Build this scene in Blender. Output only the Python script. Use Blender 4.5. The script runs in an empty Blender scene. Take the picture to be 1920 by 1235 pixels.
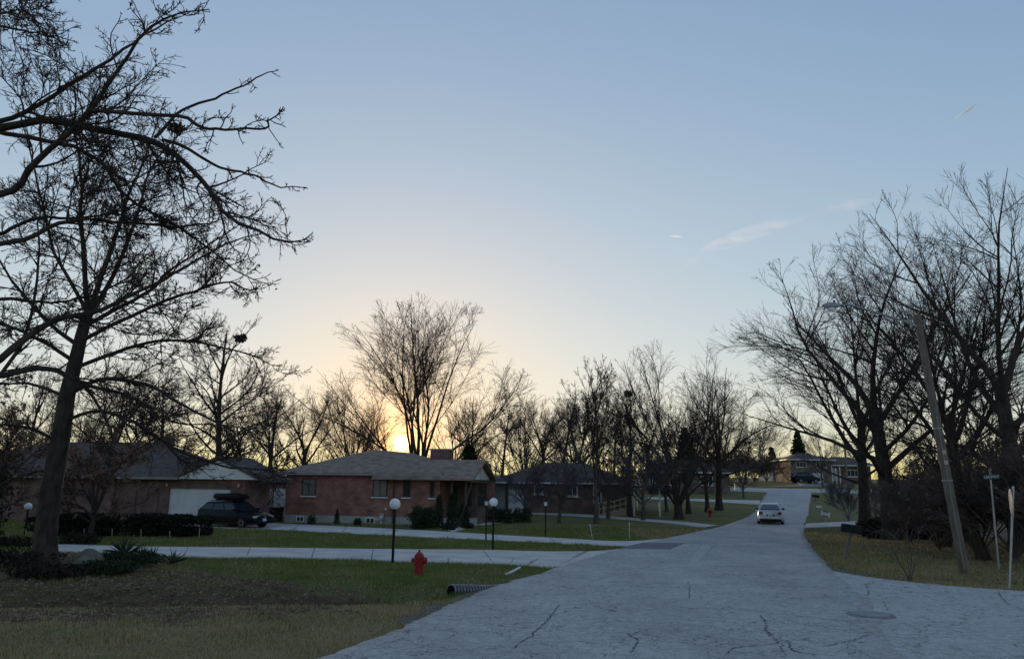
import bpy, bmesh, math, random
import numpy as np
from mathutils import Vector, Matrix
random.seed(7); rng = np.random.default_rng(11)
sc = bpy.context.scene
COL = sc.collection
rad = math.radians
# ------------------------------------------------------------------ camera
F = 1440.0; TH = math.atan(0.2); RHO = rad(0.7); CZ = 2.3
_R = Vector((1, 0, 0)); FW = Vector((0, math.cos(TH), math.sin(TH))); _U = Vector((0, -math.sin(TH), math.cos(TH)))
RC = _R*math.cos(RHO)+_U*math.sin(RHO); UC = -_R*math.sin(RHO)+_U*math.cos(RHO)
def ray(px, py): return FW*F+RC*(px-960)-UC*(py-617.5)
cam = bpy.data.cameras.new('camera'); co = bpy.data.objects.new('camera', cam); COL.objects.link(co)
cam.lens = 27; cam.sensor_width = 36; cam.clip_end = 80000; cam.clip_start = .05
co.matrix_world = Matrix(((RC.x, UC.x, -FW.x, 0), (RC.y, UC.y, -FW.y, 0), (RC.z, UC.z, -FW.z, CZ), (0, 0, 0, 1)))
sc.camera = co
# ------------------------------------------------------------------ sky and sun
SUN = ray(753, 831).normalized(); EL = math.asin(SUN.z); AZ = math.atan2(SUN.x, SUN.y)
w = bpy.data.worlds.new('World'); sc.world = w; w.use_nodes = True
def build_world():
    n = w.node_tree.nodes; l = w.node_tree.links; bg = n['Background']
    sky = n.new('ShaderNodeTexSky'); sky.sky_type = 'NISHITA'; sky.sun_disc = False
    sky.sun_elevation = EL; sky.sun_rotation = AZ
    sky.air_density = 1.0; sky.dust_density = .3; sky.ozone_density = 1.0
    # the sky's radiance through a camera-like shoulder: a*x/(x+b) per channel, the same in every direction
    def vm(op, x, c):
        q = n.new('ShaderNodeVectorMath'); q.operation = op; l.new(x, q.inputs[0])
        l.new(c, q.inputs[1]) if hasattr(c, 'is_linked') else setattr(q.inputs[1], 'default_value', c); return q.outputs[0]
    num = vm('MULTIPLY', sky.outputs[0], (1.2/.15, 1.19/.15, 1.03/.15)); skyc = vm('DIVIDE', num, vm('ADD', sky.outputs[0], (3.0, 2.385, 1.15)))
    # the visible disc of the setting sun
    tc = n.new('ShaderNodeTexCoord'); dt = n.new('ShaderNodeVectorMath'); dt.operation = 'DOT_PRODUCT'
    l.new(tc.outputs['Generated'], dt.inputs[0]); dt.inputs[1].default_value = SUN
    mr = n.new('ShaderNodeMapRange'); mr.interpolation_type = 'SMOOTHSTEP'
    mr.inputs[1].default_value = math.cos(rad(.54)); mr.inputs[2].default_value = math.cos(rad(.4))
    mr.inputs[3].default_value = 0; mr.inputs[4].default_value = 1
    l.new(dt.outputs['Value'], mr.inputs[0])
    # warm aureole of the low sun in thin haze
    def mt(op, x, v=None):
        q = n.new('ShaderNodeMath'); q.operation = op; l.new(x, q.inputs[0])
        if v is not None: q.inputs[1].default_value = v
        return q.outputs[0]
    ang = mt('ARCCOSINE', mt('MINIMUM', dt.outputs['Value'], 1.0)); fall = mt('POWER', mt('MULTIPLY', ang, 1/rad(6)), 1.3)
    au = mt('MULTIPLY', mt('EXPONENT', mt('MULTIPLY', fall, -1.0)), .85)
    am = n.new('ShaderNodeMix'); am.data_type = 'RGBA'; am.inputs[7].default_value = (1.3/.15, .82/.15, .4/.15, 1); l.new(au, am.inputs[0]); l.new(skyc, am.inputs[6])
    core = mt('EXPONENT', mt('MULTIPLY', ang, -1/rad(1.0)))
    cs_ = n.new('ShaderNodeVectorMath'); cs_.operation = 'SCALE'; cs_.inputs[0].default_value = (3.6/.15, 1.6/.15, .35/.15); l.new(core, cs_.inputs['Scale'])
    ca_ = n.new('ShaderNodeVectorMath'); ca_.operation = 'ADD'; l.new(am.outputs[2], ca_.inputs[0]); l.new(cs_.outputs[0], ca_.inputs[1])
    mx = n.new('ShaderNodeMix'); mx.data_type = 'RGBA'; mx.inputs[7].default_value = (110, 84, 40, 1)
    l.new(mr.outputs[0], mx.inputs[0]); l.new(ca_.outputs[0], mx.inputs[6])
    l.new(mx.outputs[2], bg.inputs[0]); bg.inputs[1].default_value = .15
build_world()
sl = bpy.data.lights.new('sun', 'SUN'); sl.energy = 3.2; sl.angle = rad(.5); sl.color = (1, .74, .46)
so = bpy.data.objects.new('sun', sl); COL.objects.link(so); so.rotation_euler = (-SUN).to_track_quat('-Z', 'Y').to_euler()
so.location = (0, 0, 40)
vs = sc.view_settings; vs.view_transform = 'Standard'; vs.look = 'None'; vs.exposure = 0; vs.gamma = 1; vs.use_curve_mapping = False
sc.render.engine = 'CYCLES'; sc.cycles.max_bounces = 5; sc.cycles.diffuse_bounces = 2; sc.cycles.glossy_bounces = 2
sc.cycles.transparent_max_bounces = 6; sc.cycles.volume_bounces = 4; sc.cycles.use_denoising = True

# ------------------------------------------------------------------ terrain height
_hy = np.array([-2500, -170, -60, 8, 14, 22, 32, 42, 54, 64, 80, 104, 130, 180, 300, 4000.])
_hz = np.array([16, 14, 0, 0, -.02, -.14, -.3, -.42, -.46, -.28, .5, 1.9, 2.95, 4.2, 5., 6.])  # rise behind the camera is added to hide horizon glow from reflections
_gy = np.arange(-200, 400, .5); _g = np.interp(_gy, _hy, _hz)
_k = np.exp(-(np.arange(-12, 13)/5.)**2); _k /= _k.sum(); _g = np.convolve(np.pad(_g, 12, 'edge'), _k, 'valid')
def hill(y): return np.where((y < 399) & (y > -199), np.interp(y, _gy, _g), np.interp(y, _hy, _hz))
DA = np.array([-1.35, 16.9]); DB = np.array([-13., 15.0])
def ditch(x, y):
    ab = DB-DA; L = np.hypot(*ab); t = ((x-DA[0])*ab[0]+(y-DA[1])*ab[1])/L
    d = ((x-DA[0])*ab[1]-(y-DA[1])*ab[0])/L          # signed: + on the far side
    along = 1/(1+np.exp(-(t-.35)*6))
    dep = 1.05*np.exp(-np.clip(t, 0, 60)/14.)
    s = np.where(d < 0, .5, 1.7)                      # near bank steep, far bank long
    return -dep*along*np.exp(-(d/s)**2)
def H(x, y):
    x = np.asarray(x, float); y = np.asarray(y, float)
    z = hill(y)
    z = z+ditch(x, y)
    z = z+.35*np.exp(-(((x+13.2)/3.2)**2+((y-23)/3.)**2))                      # mound round the big tree
    z = z-.10*np.exp(-(((y-21.)-(x-13)*-.42)/1.0)**2)*(1/(1+np.exp(-(x-10.3)*3)))   # shallow swale by the side road
    z = z+12*np.clip((np.abs(x-8)-75)/90, 0, 1)**1.2*np.clip((75-y)/25, 0, 1)  # unseen side rises, added to keep horizon glow out of the car paint
    far = 1/(1+np.exp(-(y-26)/3.))
    z = z+.05*np.sin(x*.35+1)*np.sin(y*.22)*far*np.clip((60-y)/20, 0, 1)
    return z
def h1(x, y): return float(H(x, y))
def G(px, py):
    d = ray(px, py); y = np.arange(3, 400, .05); x = d.x/d.y*y; z = CZ+d.z/d.y*y
    i = np.argmax(z <= H(x, y)); return Vector((x[i], y[i], h1(x[i], y[i])))
def AT(px, py, Y):
    d = ray(px, py); s = Y/d.y; return Vector((d.x*s, Y, CZ+d.z*s))
def onG(px, Y, py=950):
    p = AT(px, py, Y); return Vector((p.x, Y, h1(p.x, Y)))

# ------------------------------------------------------------------ object helpers
def tag(o, label=None, cat=None, group=None, kind=None):
    if label: o['label'] = label
    if cat: o['category'] = cat
    if group: o['group'] = group
    if kind: o['kind'] = kind
    return o
def thing(name, label, cat, loc=(0, 0, 0), rz=0, group=None):
    o = bpy.data.objects.new(name, None); COL.objects.link(o); o.location = loc; o.rotation_euler = (0, 0, rz); o.empty_display_size = .2
    return tag(o, label, cat, group)
def link(name, me, mat, parent=None, loc=None):
    o = bpy.data.objects.new(name, me); COL.objects.link(o)
    if mat is not None and len(me.materials) == 0:
        for m in (mat if isinstance(mat, (list, tuple)) else [mat]): me.materials.append(m)
    if parent: o.parent = parent
    if loc is not None: o.location = loc
    return o
def npmesh(name, V, Fc, smooth=False):
    """V (n,3) array, Fc (m,k) int array"""
    me = bpy.data.meshes.new(name); V = np.ascontiguousarray(V, np.float32); Fc = np.ascontiguousarray(Fc, np.int32)
    m, k = Fc.shape
    me.vertices.add(len(V)); me.vertices.foreach_set('co', V.ravel())
    me.loops.add(m*k); me.loops.foreach_set('vertex_index', Fc.ravel())
    me.polygons.add(m); me.polygons.foreach_set('loop_start', np.arange(0, m*k, k, dtype=np.int32)); me.polygons.foreach_set('loop_total', np.full(m, k, np.int32))
    if smooth: me.polygons.foreach_set('use_smooth', np.ones(m, bool))
    me.update(calc_edges=True); return me
class MB:
    def __init__(s): s.v = []; s.f = []
    def add(s, vs, fs):
        n = len(s.v); s.v += [tuple(v) for v in vs]; s.f += [tuple(n+i for i in f) for f in fs]; return s
    def box(s, a, b):
        x0, y0, z0 = a; x1, y1, z1 = b
        return s.add([(x0, y0, z0), (x1, y0, z0), (x1, y1, z0), (x0, y1, z0), (x0, y0, z1), (x1, y0, z1), (x1, y1, z1), (x0, y1, z1)],
                     [(3, 2, 1, 0), (4, 5, 6, 7), (0, 1, 5, 4), (1, 2, 6, 5), (2, 3, 7, 6), (3, 0, 4, 7)])
    def prism(s, poly, a, b, axis='y'):
        """poly in the two other axes, extruded along axis from a to b"""
        n = len(poly)
        mk = {'y': lambda p, t: (p[0], t, p[1]), 'x': lambda p, t: (t, p[0], p[1]), 'z': lambda p, t: (p[0], p[1], t)}[axis]
        vs = [mk(p, a) for p in poly]+[mk(p, b) for p in poly]
        return s.add(vs, [tuple(range(n))[::-1], tuple(range(n, 2*n))]+[(i, (i+1) % n, n+(i+1) % n, n+i) for i in range(n)])
    def lathe(s, prof, n=14, o=(0, 0, 0), axis='z'):
        vs = []
        for r, z in prof:
            for i in range(n):
                a = 2*math.pi*i/n; c = (r*math.cos(a), r*math.sin(a), z)
                if axis == 'x': c = (c[2], c[0], c[1])
                if axis == 'y': c = (c[0], c[2], c[1])
                vs.append((o[0]+c[0], o[1]+c[1], o[2]+c[2]))
        fs = [(j*n+i, j*n+(i+1) % n, (j+1)*n+(i+1) % n, (j+1)*n+i) for j in range(len(prof)-1) for i in range(n)]
        m = (len(prof)-1)*n
        fs += [tuple(range(n))[::-1], tuple(m+i for i in range(n))]
        return s.add(vs, fs)
    def bar(s, p, q, r, n=6, r2=None):
        p = Vector(p); q = Vector(q); d = (q-p).normalized(); u = d.orthogonal().normalized(); v = d.cross(u); r2 = r if r2 is None else r2
        vs = [p+(u*math.cos(2*math.pi*i/n)+v*math.sin(2*math.pi*i/n))*r for i in range(n)]+[q+(u*math.cos(2*math.pi*i/n)+v*math.sin(2*math.pi*i/n))*r2 for i in range(n)]
        return s.add(vs, [tuple(range(n))[::-1], tuple(range(n, 2*n))]+[(i, (i+1) % n, n+(i+1) % n, n+i) for i in range(n)])
    def beam(s, p, q, a, b, up=(0, 0, 1)):
        p = Vector(p); q = Vector(q); d = (q-p).normalized(); u = d.cross(Vector(up)).normalized(); v = u.cross(d)
        c = [u*i*a/2+v*j*b/2 for i, j in ((-1, -1), (1, -1), (1, 1), (-1, 1))]
        return s.add([p+k for k in c]+[q+k for k in c], [(3, 2, 1, 0), (4, 5, 6, 7), (0, 1, 5, 4), (1, 2, 6, 5), (2, 3, 7, 6), (3, 0, 4, 7)])
    def tube(s, pts, rs, n=8):
        P = np.array([tuple(p) for p in pts])[None]; V, Q = tubes(P, np.array(rs, float)[None], n); return s.add(V.tolist(), Q.tolist())
    def build(s, name, mat, parent=None, smooth=False, bevel=0, loc=None):
        me = bpy.data.meshes.new(name); me.from_pydata(s.v, [], s.f); me.update()
        bm = bmesh.new(); bm.from_mesh(me); bmesh.ops.recalc_face_normals(bm, faces=bm.faces)
        if bevel: bmesh.ops.bevel(bm, geom=[e for e in bm.edges if len(e.link_faces) == 2 and e.calc_face_angle(0) > .6], offset=bevel, segments=2, affect='EDGES', profile=.7)
        bm.to_mesh(me); bm.free()
        if smooth:
            for p in me.polygons: p.use_smooth = True
            me.set_sharp_from_angle(angle=rad(40))
        return link(name, me, mat, parent, loc)
def tubes(P, R, S):
    """P (M,K,3) R (M,K) -> verts, quads of S-sided tubes"""
    M, K, _ = P.shape
    T = np.gradient(P, axis=1); T /= np.linalg.norm(T, axis=2, keepdims=True)+1e-9
    ref = np.where(np.abs(T[:, :1, 2:3]) > .8, np.array([1., .13, 0]), np.array([0, .1, 1.])); ref = np.broadcast_to(ref, T.shape)
    A = np.cross(T, ref); A /= np.linalg.norm(A, axis=2, keepdims=True)+1e-9; B = np.cross(T, A)
    a = np.arange(S)*2*np.pi/S
    V = P[:, :, None]+R[:, :, None, None]*(A[:, :, None]*np.cos(a)[:, None]+B[:, :, None]*np.sin(a)[:, None])
    i = np.arange(M)[:, None, None]*K*S; k = np.arange(K-1)[None, :, None]*S; s = np.arange(S)[None, None]; s2 = (s+1) % S
    q = np.stack(np.broadcast_arrays(i+k+s, i+k+s2, i+k+S+s2, i+k+S+s), -1).reshape(-1, 4)
    return V.reshape(-1, 3), q
def merge(parts):
    V = []; Q = []; n = 0
    for v, q in parts: V.append(v); Q.append(q+n); n += len(v)
    return np.concatenate(V), np.concatenate(Q)

# ------------------------------------------------------------------ materials
def mat(name, col, rough=.8, col2=None, scale=4, metal=0, bump=0, bscale=None, spec=.3, detail=4, coat=0, lo=.35, hi=.65, stretch=None):
    m = bpy.data.materials.new(name); m.use_nodes = True; n = m.node_tree.nodes; l = m.node_tree.links; b = n['Principled BSDF']
    b.inputs['Base Color'].default_value = (*col, 1); b.inputs['Roughness'].default_value = rough; b.inputs['Metallic'].default_value = metal
    b.inputs['Specular IOR Level'].default_value = spec; b.inputs['Coat Weight'].default_value = coat
    if col2 is not None or bump:
        tc = n.new('ShaderNodeTexCoord'); src = tc.outputs['Object']
        if stretch:
            mp = n.new('ShaderNodeMapping'); mp.inputs['Scale'].default_value = stretch; l.new(src, mp.inputs[0]); src = mp.outputs[0]
    if col2 is not None:
        nz = n.new('ShaderNodeTexNoise'); nz.inputs['Scale'].default_value = scale; nz.inputs['Detail'].default_value = detail; l.new(src, nz.inputs['Vector'])
        cr = n.new('ShaderNodeValToRGB'); cr.color_ramp.elements[0].position = lo; cr.color_ramp.elements[1].position = hi
        cr.color_ramp.elements[0].color = (*col, 1); cr.color_ramp.elements[1].color = (*col2, 1)
        l.new(nz.outputs[0], cr.inputs[0]); l.new(cr.outputs[0], b.inputs['Base Color'])
    if bump:
        n2 = n.new('ShaderNodeTexNoise'); n2.inputs['Scale'].default_value = bscale or scale*4; n2.inputs['Detail'].default_value = 5; l.new(src, n2.inputs['Vector'])
        bp = n.new('ShaderNodeBump'); bp.inputs['Strength'].default_value = bump; bp.inputs['Distance'].default_value = .03; l.new(n2.outputs[0], bp.inputs['Height']); l.new(bp.outputs[0], b.inputs['Normal'])
    return m
def brick_mat(name, c1, c2, mortar, bw=.22, bh=.075):
    m = bpy.data.materials.new(name); m.use_nodes = True; n = m.node_tree.nodes; l = m.node_tree.links; b = n['Principled BSDF']; b.inputs['Roughness'].default_value = .9; b.inputs['Specular IOR Level'].default_value = .15
    tc = n.new('ShaderNodeTexCoord'); sx = n.new('ShaderNodeSeparateXYZ'); ad = n.new('ShaderNodeMath'); cb = n.new('ShaderNodeCombineXYZ')
    l.new(tc.outputs['Object'], sx.inputs[0]); l.new(sx.outputs[0], ad.inputs[0]); l.new(sx.outputs[1], ad.inputs[1]); l.new(ad.outputs[0], cb.inputs[0]); l.new(sx.outputs[2], cb.inputs[1])
    br = n.new('ShaderNodeTexBrick'); l.new(cb.outputs[0], br.inputs['Vector']); br.inputs['Scale'].default_value = 1
    br.inputs['Color1'].default_value = (*c1, 1); br.inputs['Color2'].default_value = (*c2, 1); br.inputs['Mortar'].default_value = (*mortar, 1)
    br.inputs['Brick Width'].default_value = bw; br.inputs['Row Height'].default_value = bh; br.inputs['Mortar Size'].default_value = .009; br.inputs['Bias'].default_value = -.1
    nz = n.new('ShaderNodeTexNoise'); nz.inputs['Scale'].default_value = 1.3; l.new(tc.outputs['Object'], nz.inputs['Vector'])
    mr = n.new('ShaderNodeMapRange'); mr.inputs[1].default_value = .3; mr.inputs[2].default_value = .7; mr.inputs[3].default_value = .65; mr.inputs[4].default_value = 1.25; l.new(nz.outputs[0], mr.inputs[0])
    mx = n.new('ShaderNodeMix'); mx.data_type = 'RGBA'; mx.blend_type = 'MULTIPLY'; mx.inputs[0].default_value = 1; l.new(br.outputs[0], mx.inputs[6]); l.new(mr.outputs[0], mx.inputs[7]); l.new(mx.outputs[2], b.inputs['Base Color'])
    bp = n.new('ShaderNodeBump'); bp.inputs['Strength'].default_value = .6; bp.inputs['Distance'].default_value = .012; bp.invert = True; l.new(br.outputs['Fac'], bp.inputs['Height']); l.new(bp.outputs[0], b.inputs['Normal'])
    return m
def shingle_mat(name, c1, c2):
    m = bpy.data.materials.new(name); m.use_nodes = True; n = m.node_tree.nodes; l = m.node_tree.links; b = n['Principled BSDF']; b.inputs['Roughness'].default_value = .9; b.inputs['Specular IOR Level'].default_value = .2
    tc = n.new('ShaderNodeTexCoord'); sx = n.new('ShaderNodeSeparateXYZ'); ad = n.new('ShaderNodeMath'); cb = n.new('ShaderNodeCombineXYZ')
    l.new(tc.outputs['Object'], sx.inputs[0]); l.new(sx.outputs[0], ad.inputs[0]); l.new(sx.outputs[1], ad.inputs[1]); l.new(ad.outputs[0], cb.inputs[0]); l.new(sx.outputs[2], cb.inputs[1])
    br = n.new('ShaderNodeTexBrick'); l.new(cb.outputs[0], br.inputs['Vector']); br.inputs['Scale'].default_value = 1
    br.inputs['Color1'].default_value = (*c1, 1); br.inputs['Color2'].default_value = (*c2, 1); br.inputs['Mortar'].default_value = tuple(.5*a for a in c1)+(1,)
    br.inputs['Brick Width'].default_value = .3; br.inputs['Row Height'].default_value = .05; br.inputs['Mortar Size'].default_value = .006
    nz = n.new('ShaderNodeTexNoise'); nz.inputs['Scale'].default_value = 2.2; nz.inputs['Detail'].default_value = 6; l.new(tc.outputs['Object'], nz.inputs['Vector'])
    mr = n.new('ShaderNodeMapRange'); mr.inputs[1].default_value = .3; mr.inputs[2].default_value = .7; mr.inputs[3].default_value = .7; mr.inputs[4].default_value = 1.25; l.new(nz.outputs[0], mr.inputs[0])
    mx = n.new('ShaderNodeMix'); mx.data_type = 'RGBA'; mx.blend_type = 'MULTIPLY'; mx.inputs[0].default_value = 1; l.new(br.outputs[0], mx.inputs[6]); l.new(mr.outputs[0], mx.inputs[7]); l.new(mx.outputs[2], b.inputs['Base Color'])
    return m
def glass_mat(name, col=(.03, .035, .045)):
    m = mat(name, col, .06, spec=.6); return m
def leaf_mat(name, c1, c2, trans=.2):
    m = mat(name, c1, .75, c2, 1.7, lo=.3, hi=.7, spec=.2)
    n = m.node_tree.nodes; l = m.node_tree.links; b = n['Principled BSDF']; out = n['Material Output']
    t = n.new('ShaderNodeBsdfTranslucent'); t.inputs[0].default_value = (*[.5*(a+c) for a, c in zip(c1, c2)], 1); mx = n.new('ShaderNodeMixShader'); mx.inputs[0].default_value = trans
    l.new(b.outputs[0], mx.inputs[1]); l.new(t.outputs[0], mx.inputs[2]); l.new(mx.outputs[0], out.inputs[0]); return m
M = {}
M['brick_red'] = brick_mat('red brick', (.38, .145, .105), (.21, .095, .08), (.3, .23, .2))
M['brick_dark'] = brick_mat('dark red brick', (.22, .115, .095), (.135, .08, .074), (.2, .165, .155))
M['brick_brown'] = brick_mat('brown brick', (.2, .12, .09), (.14, .085, .07), (.16, .13, .12))
M['brick_tan'] = brick_mat('tan brick', (.22, .16, .125), (.16, .115, .095), (.19, .165, .15))
M['shingle'] = shingle_mat('brown shingles', (.36, .26, .2), (.27, .2, .155))
M['shingle_dark'] = shingle_mat('dark shingles', (.14, .105, .09), (.1, .078, .068))
M['concrete'] = mat('concrete', (.34, .35, .36), .85, (.42, .43, .44), 1.5, bump=.3, bscale=30)
M['foundation'] = mat('foundation concrete', (.42, .42, .4), .9, (.33, .33, .31), 1.2, bump=.2, bscale=20)
M['white'] = mat('white paint', (.72, .74, .76), .5, (.62, .64, .66), 2)
M['offwhite'] = mat('off white board', (.78, .78, .77), .6, (.7, .7, .7), 3)
M['doorwhite'] = mat('garage door paint', (.66, .66, .66), .6, (.58, .58, .58), 1)
M['siding'] = mat('pale siding', (.36, .38, .4), .7, (.3, .32, .34), 2)
M['trim_brown'] = mat('brown trim', (.07, .05, .04), .6, (.1, .075, .06), 3)
M['gutter'] = mat('gutter', (.3, .29, .28), .5, (.24, .23, .22), 2)
M['glass'] = glass_mat('window glass')
M['curtain'] = mat('drawn curtain behind glass', (.22, .2, .19), .25, (.15, .14, .13), 6, stretch=(6, 6, .5), spec=.6)
M['black'] = mat('black metal', (.012, .012, .013), .6, spec=.2)
M['globe'] = mat('opal globe', (.84, .86, .88), .25, spec=.5)
M['hydrant'] = mat('hydrant red paint', (.4, .018, .022), .55, (.25, .022, .022), 11, bump=.15, bscale=40, spec=.35)
M['steel'] = mat('galvanised steel', (.42, .43, .44), .42, (.34, .35, .36), 12, metal=.75)
M['plastic_black'] = mat('black plastic', (.012, .012, .013), .22, (.02, .019, .019), 5, spec=.6)
M['pole'] = mat('weathered pole wood', (.13, .105, .085), .9, (.22, .185, .155), 3, bump=.5, bscale=9, stretch=(6, 6, .6))
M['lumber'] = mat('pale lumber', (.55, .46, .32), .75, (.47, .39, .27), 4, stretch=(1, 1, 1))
M['bark'] = mat('dark bark', (.04, .031, .027), .95, (.08, .064, .055), 7, bump=1.0, bscale=16, spec=.1, stretch=(1, 1, .35))
M['bark2'] = mat('grey bark', (.08, .07, .064), .95, (.125, .11, .1), 4, bump=.6, bscale=14, spec=.1, stretch=(1, 1, .35))
M['twig'] = mat('twig bark', (.05, .039, .034), .95, (.075, .058, .05), 2, spec=.1)
M['twig_red'] = mat('reddish twigs', (.115, .09, .08), .95, (.165, .13, .115), 1, spec=.1)
M['twig_grey'] = mat('grey twigs', (.11, .095, .1), .95, (.15, .13, .13), 1, spec=.1)
M['evergreen'] = leaf_mat('evergreen leaves', (.02, .036, .016), (.035, .055, .024), .1)
M['hedge'] = leaf_mat('clipped hedge leaves', (.018, .022, .014), (.035, .032, .02), .1)
M['brownleaf'] = leaf_mat('dry brown leaves', (.18, .1, .065), (.32, .2, .14), .3)
M['litter'] = leaf_mat('fallen leaves', (.16, .1, .065), (.38, .27, .19), .1)
M['yucca'] = leaf_mat('yucca blades', (.06, .085, .05), (.16, .17, .1), .15)
M['nest'] = mat('dry nest twigs', (.05, .038, .03), .95, (.08, .06, .045), 6)
M['stone'] = mat('mossy boulder', (.13, .13, .1), .9, (.2, .19, .16), 3, bump=.6, bscale=6)
M['silver'] = mat('silver car paint', (.5, .52, .55), .4, metal=.6, spec=.5, coat=.5)
M['carblack'] = mat('black car paint', (.006, .007, .01), .3, spec=.18)
M['box_black'] = mat('roof box shell', (.01, .01, .012), .4, spec=.2)
M['carglass'] = mat('car glass', (.02, .025, .033), .08, spec=.55)
M['tyre'] = mat('tyre rubber', (.015, .015, .015), .85)
M['rim'] = mat('alloy rim', (.3, .3, .31), .35, metal=.8)
M['redlens'] = mat('red lens', (.12, .012, .012), .2, spec=.5)
M['lens'] = mat('clear headlamp', (.6, .65, .7), .1, spec=.6, metal=.3)
M['plate'] = mat('number plate', (.6, .68, .8), .45, (.5, .6, .75), 9)
M['signgreen'] = mat('green sign sheet', (.008, .06, .05), .4, spec=.4)
M['red'] = mat('red paint', (.4, .02, .02), .45)

def attr_ground():
    m = bpy.data.materials.new('lawn and earth'); m.use_nodes = True; n = m.node_tree.nodes; l = m.node_tree.links; b = n['Principled BSDF']; b.inputs['Roughness'].default_value = .95; b.inputs['Specular IOR Level'].default_value = .1
    at = n.new('ShaderNodeAttribute'); at.attribute_name = 'zone'; sx = n.new('ShaderNodeSeparateColor'); l.new(at.outputs['Color'], sx.inputs[0])
    tc = n.new('ShaderNodeTexCoord')
    def noise(s, d=5):
        z = n.new('ShaderNodeTexNoise'); z.inputs['Scale'].default_value = s; z.inputs['Detail'].default_value = d; l.new(tc.outputs['Object'], z.inputs['Vector']); return z.outputs[0]
    def ramp(f, a, c, p=.3, q=.7):
        r = n.new('ShaderNodeValToRGB'); r.color_ramp.elements[0].position = p; r.color_ramp.elements[1].position = q; r.color_ramp.elements[0].color = (*a, 1); r.color_ramp.elements[1].color = (*c, 1); l.new(f, r.inputs[0]); return r.outputs[0]
    def mix(f, a, c, mode='MIX'):
        x = n.new('ShaderNodeMix'); x.data_type = 'RGBA'; x.blend_type = mode
        l.new(f, x.inputs[0]) if not isinstance(f, float) else setattr(x.inputs[0], 'default_value', f)
        l.new(a, x.inputs[6]); l.new(c, x.inputs[7]); return x.outputs[2]
    tan = ramp(noise(.8), (.42, .29, .165), (.31, .235, .125))
    green = ramp(noise(1.1), (.1, .125, .036), (.165, .165, .055))
    dirt = ramp(noise(1.6), (.09, .053, .036), (.17, .105, .072))
    # how green: attribute G pushed about by noise
    ma = n.new('ShaderNodeMath'); ma.operation = 'ADD'; l.new(sx.outputs[1], ma.inputs[0])
    ms = n.new('ShaderNodeMath'); ms.operation = 'MULTIPLY_ADD'; ms.inputs[1].default_value = 1.0; ms.inputs[2].default_value = -.5; l.new(noise(.55, 6), ms.inputs[0]); l.new(ms.outputs[0], ma.inputs[1]); ma.use_clamp = True
    c = mix(ma.outputs[0], tan, green)
    md = n.new('ShaderNodeMath'); md.operation = 'MULTIPLY_ADD'; md.inputs[1].default_value = 1.6; md.inputs[2].default_value = -.8; l.new(noise(2.5, 6), md.inputs[0])
    m2 = n.new('ShaderNodeMath'); m2.operation = 'ADD'; m2.use_clamp = True; l.new(sx.outputs[0], m2.inputs[0])
    m3 = n.new('ShaderNodeMath'); m3.operation = 'MULTIPLY'; l.new(md.outputs[0], m3.inputs[0])
    m4 = n.new('ShaderNodeMath'); m4.operation = 'MULTIPLY'; m4.use_clamp = True; m4.inputs[1].default_value = 4; l.new(sx.outputs[0], m4.inputs[0]); l.new(m4.outputs[0], m3.inputs[1]); l.new(m3.outputs[0], m2.inputs[1])
    c = mix(m2.outputs[0], c, dirt)
    ditch_mix = n.new('ShaderNodeMix'); ditch_mix.data_type = 'RGBA'; l.new(sx.outputs[2], ditch_mix.inputs[0]); l.new(c, ditch_mix.inputs[6]); ditch_mix.inputs[7].default_value = (.032, .024, .02, 1); c = ditch_mix.outputs[2]  # attribute B pulls the ground colour darker along the ditch
    fine = ramp(noise(28, 3), (.62,)*3, (1.3,)*3, .3, .7); c = mix(1.0, c, fine, 'MULTIPLY')
    l.new(c, b.inputs['Base Color'])
    bp = n.new('ShaderNodeBump'); bp.inputs['Strength'].default_value = .8; bp.inputs['Distance'].default_value = .04; l.new(noise(22, 4), bp.inputs['Height']); l.new(bp.outputs[0], b.inputs['Normal'])
    return m
M['ground'] = attr_ground()
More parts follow.
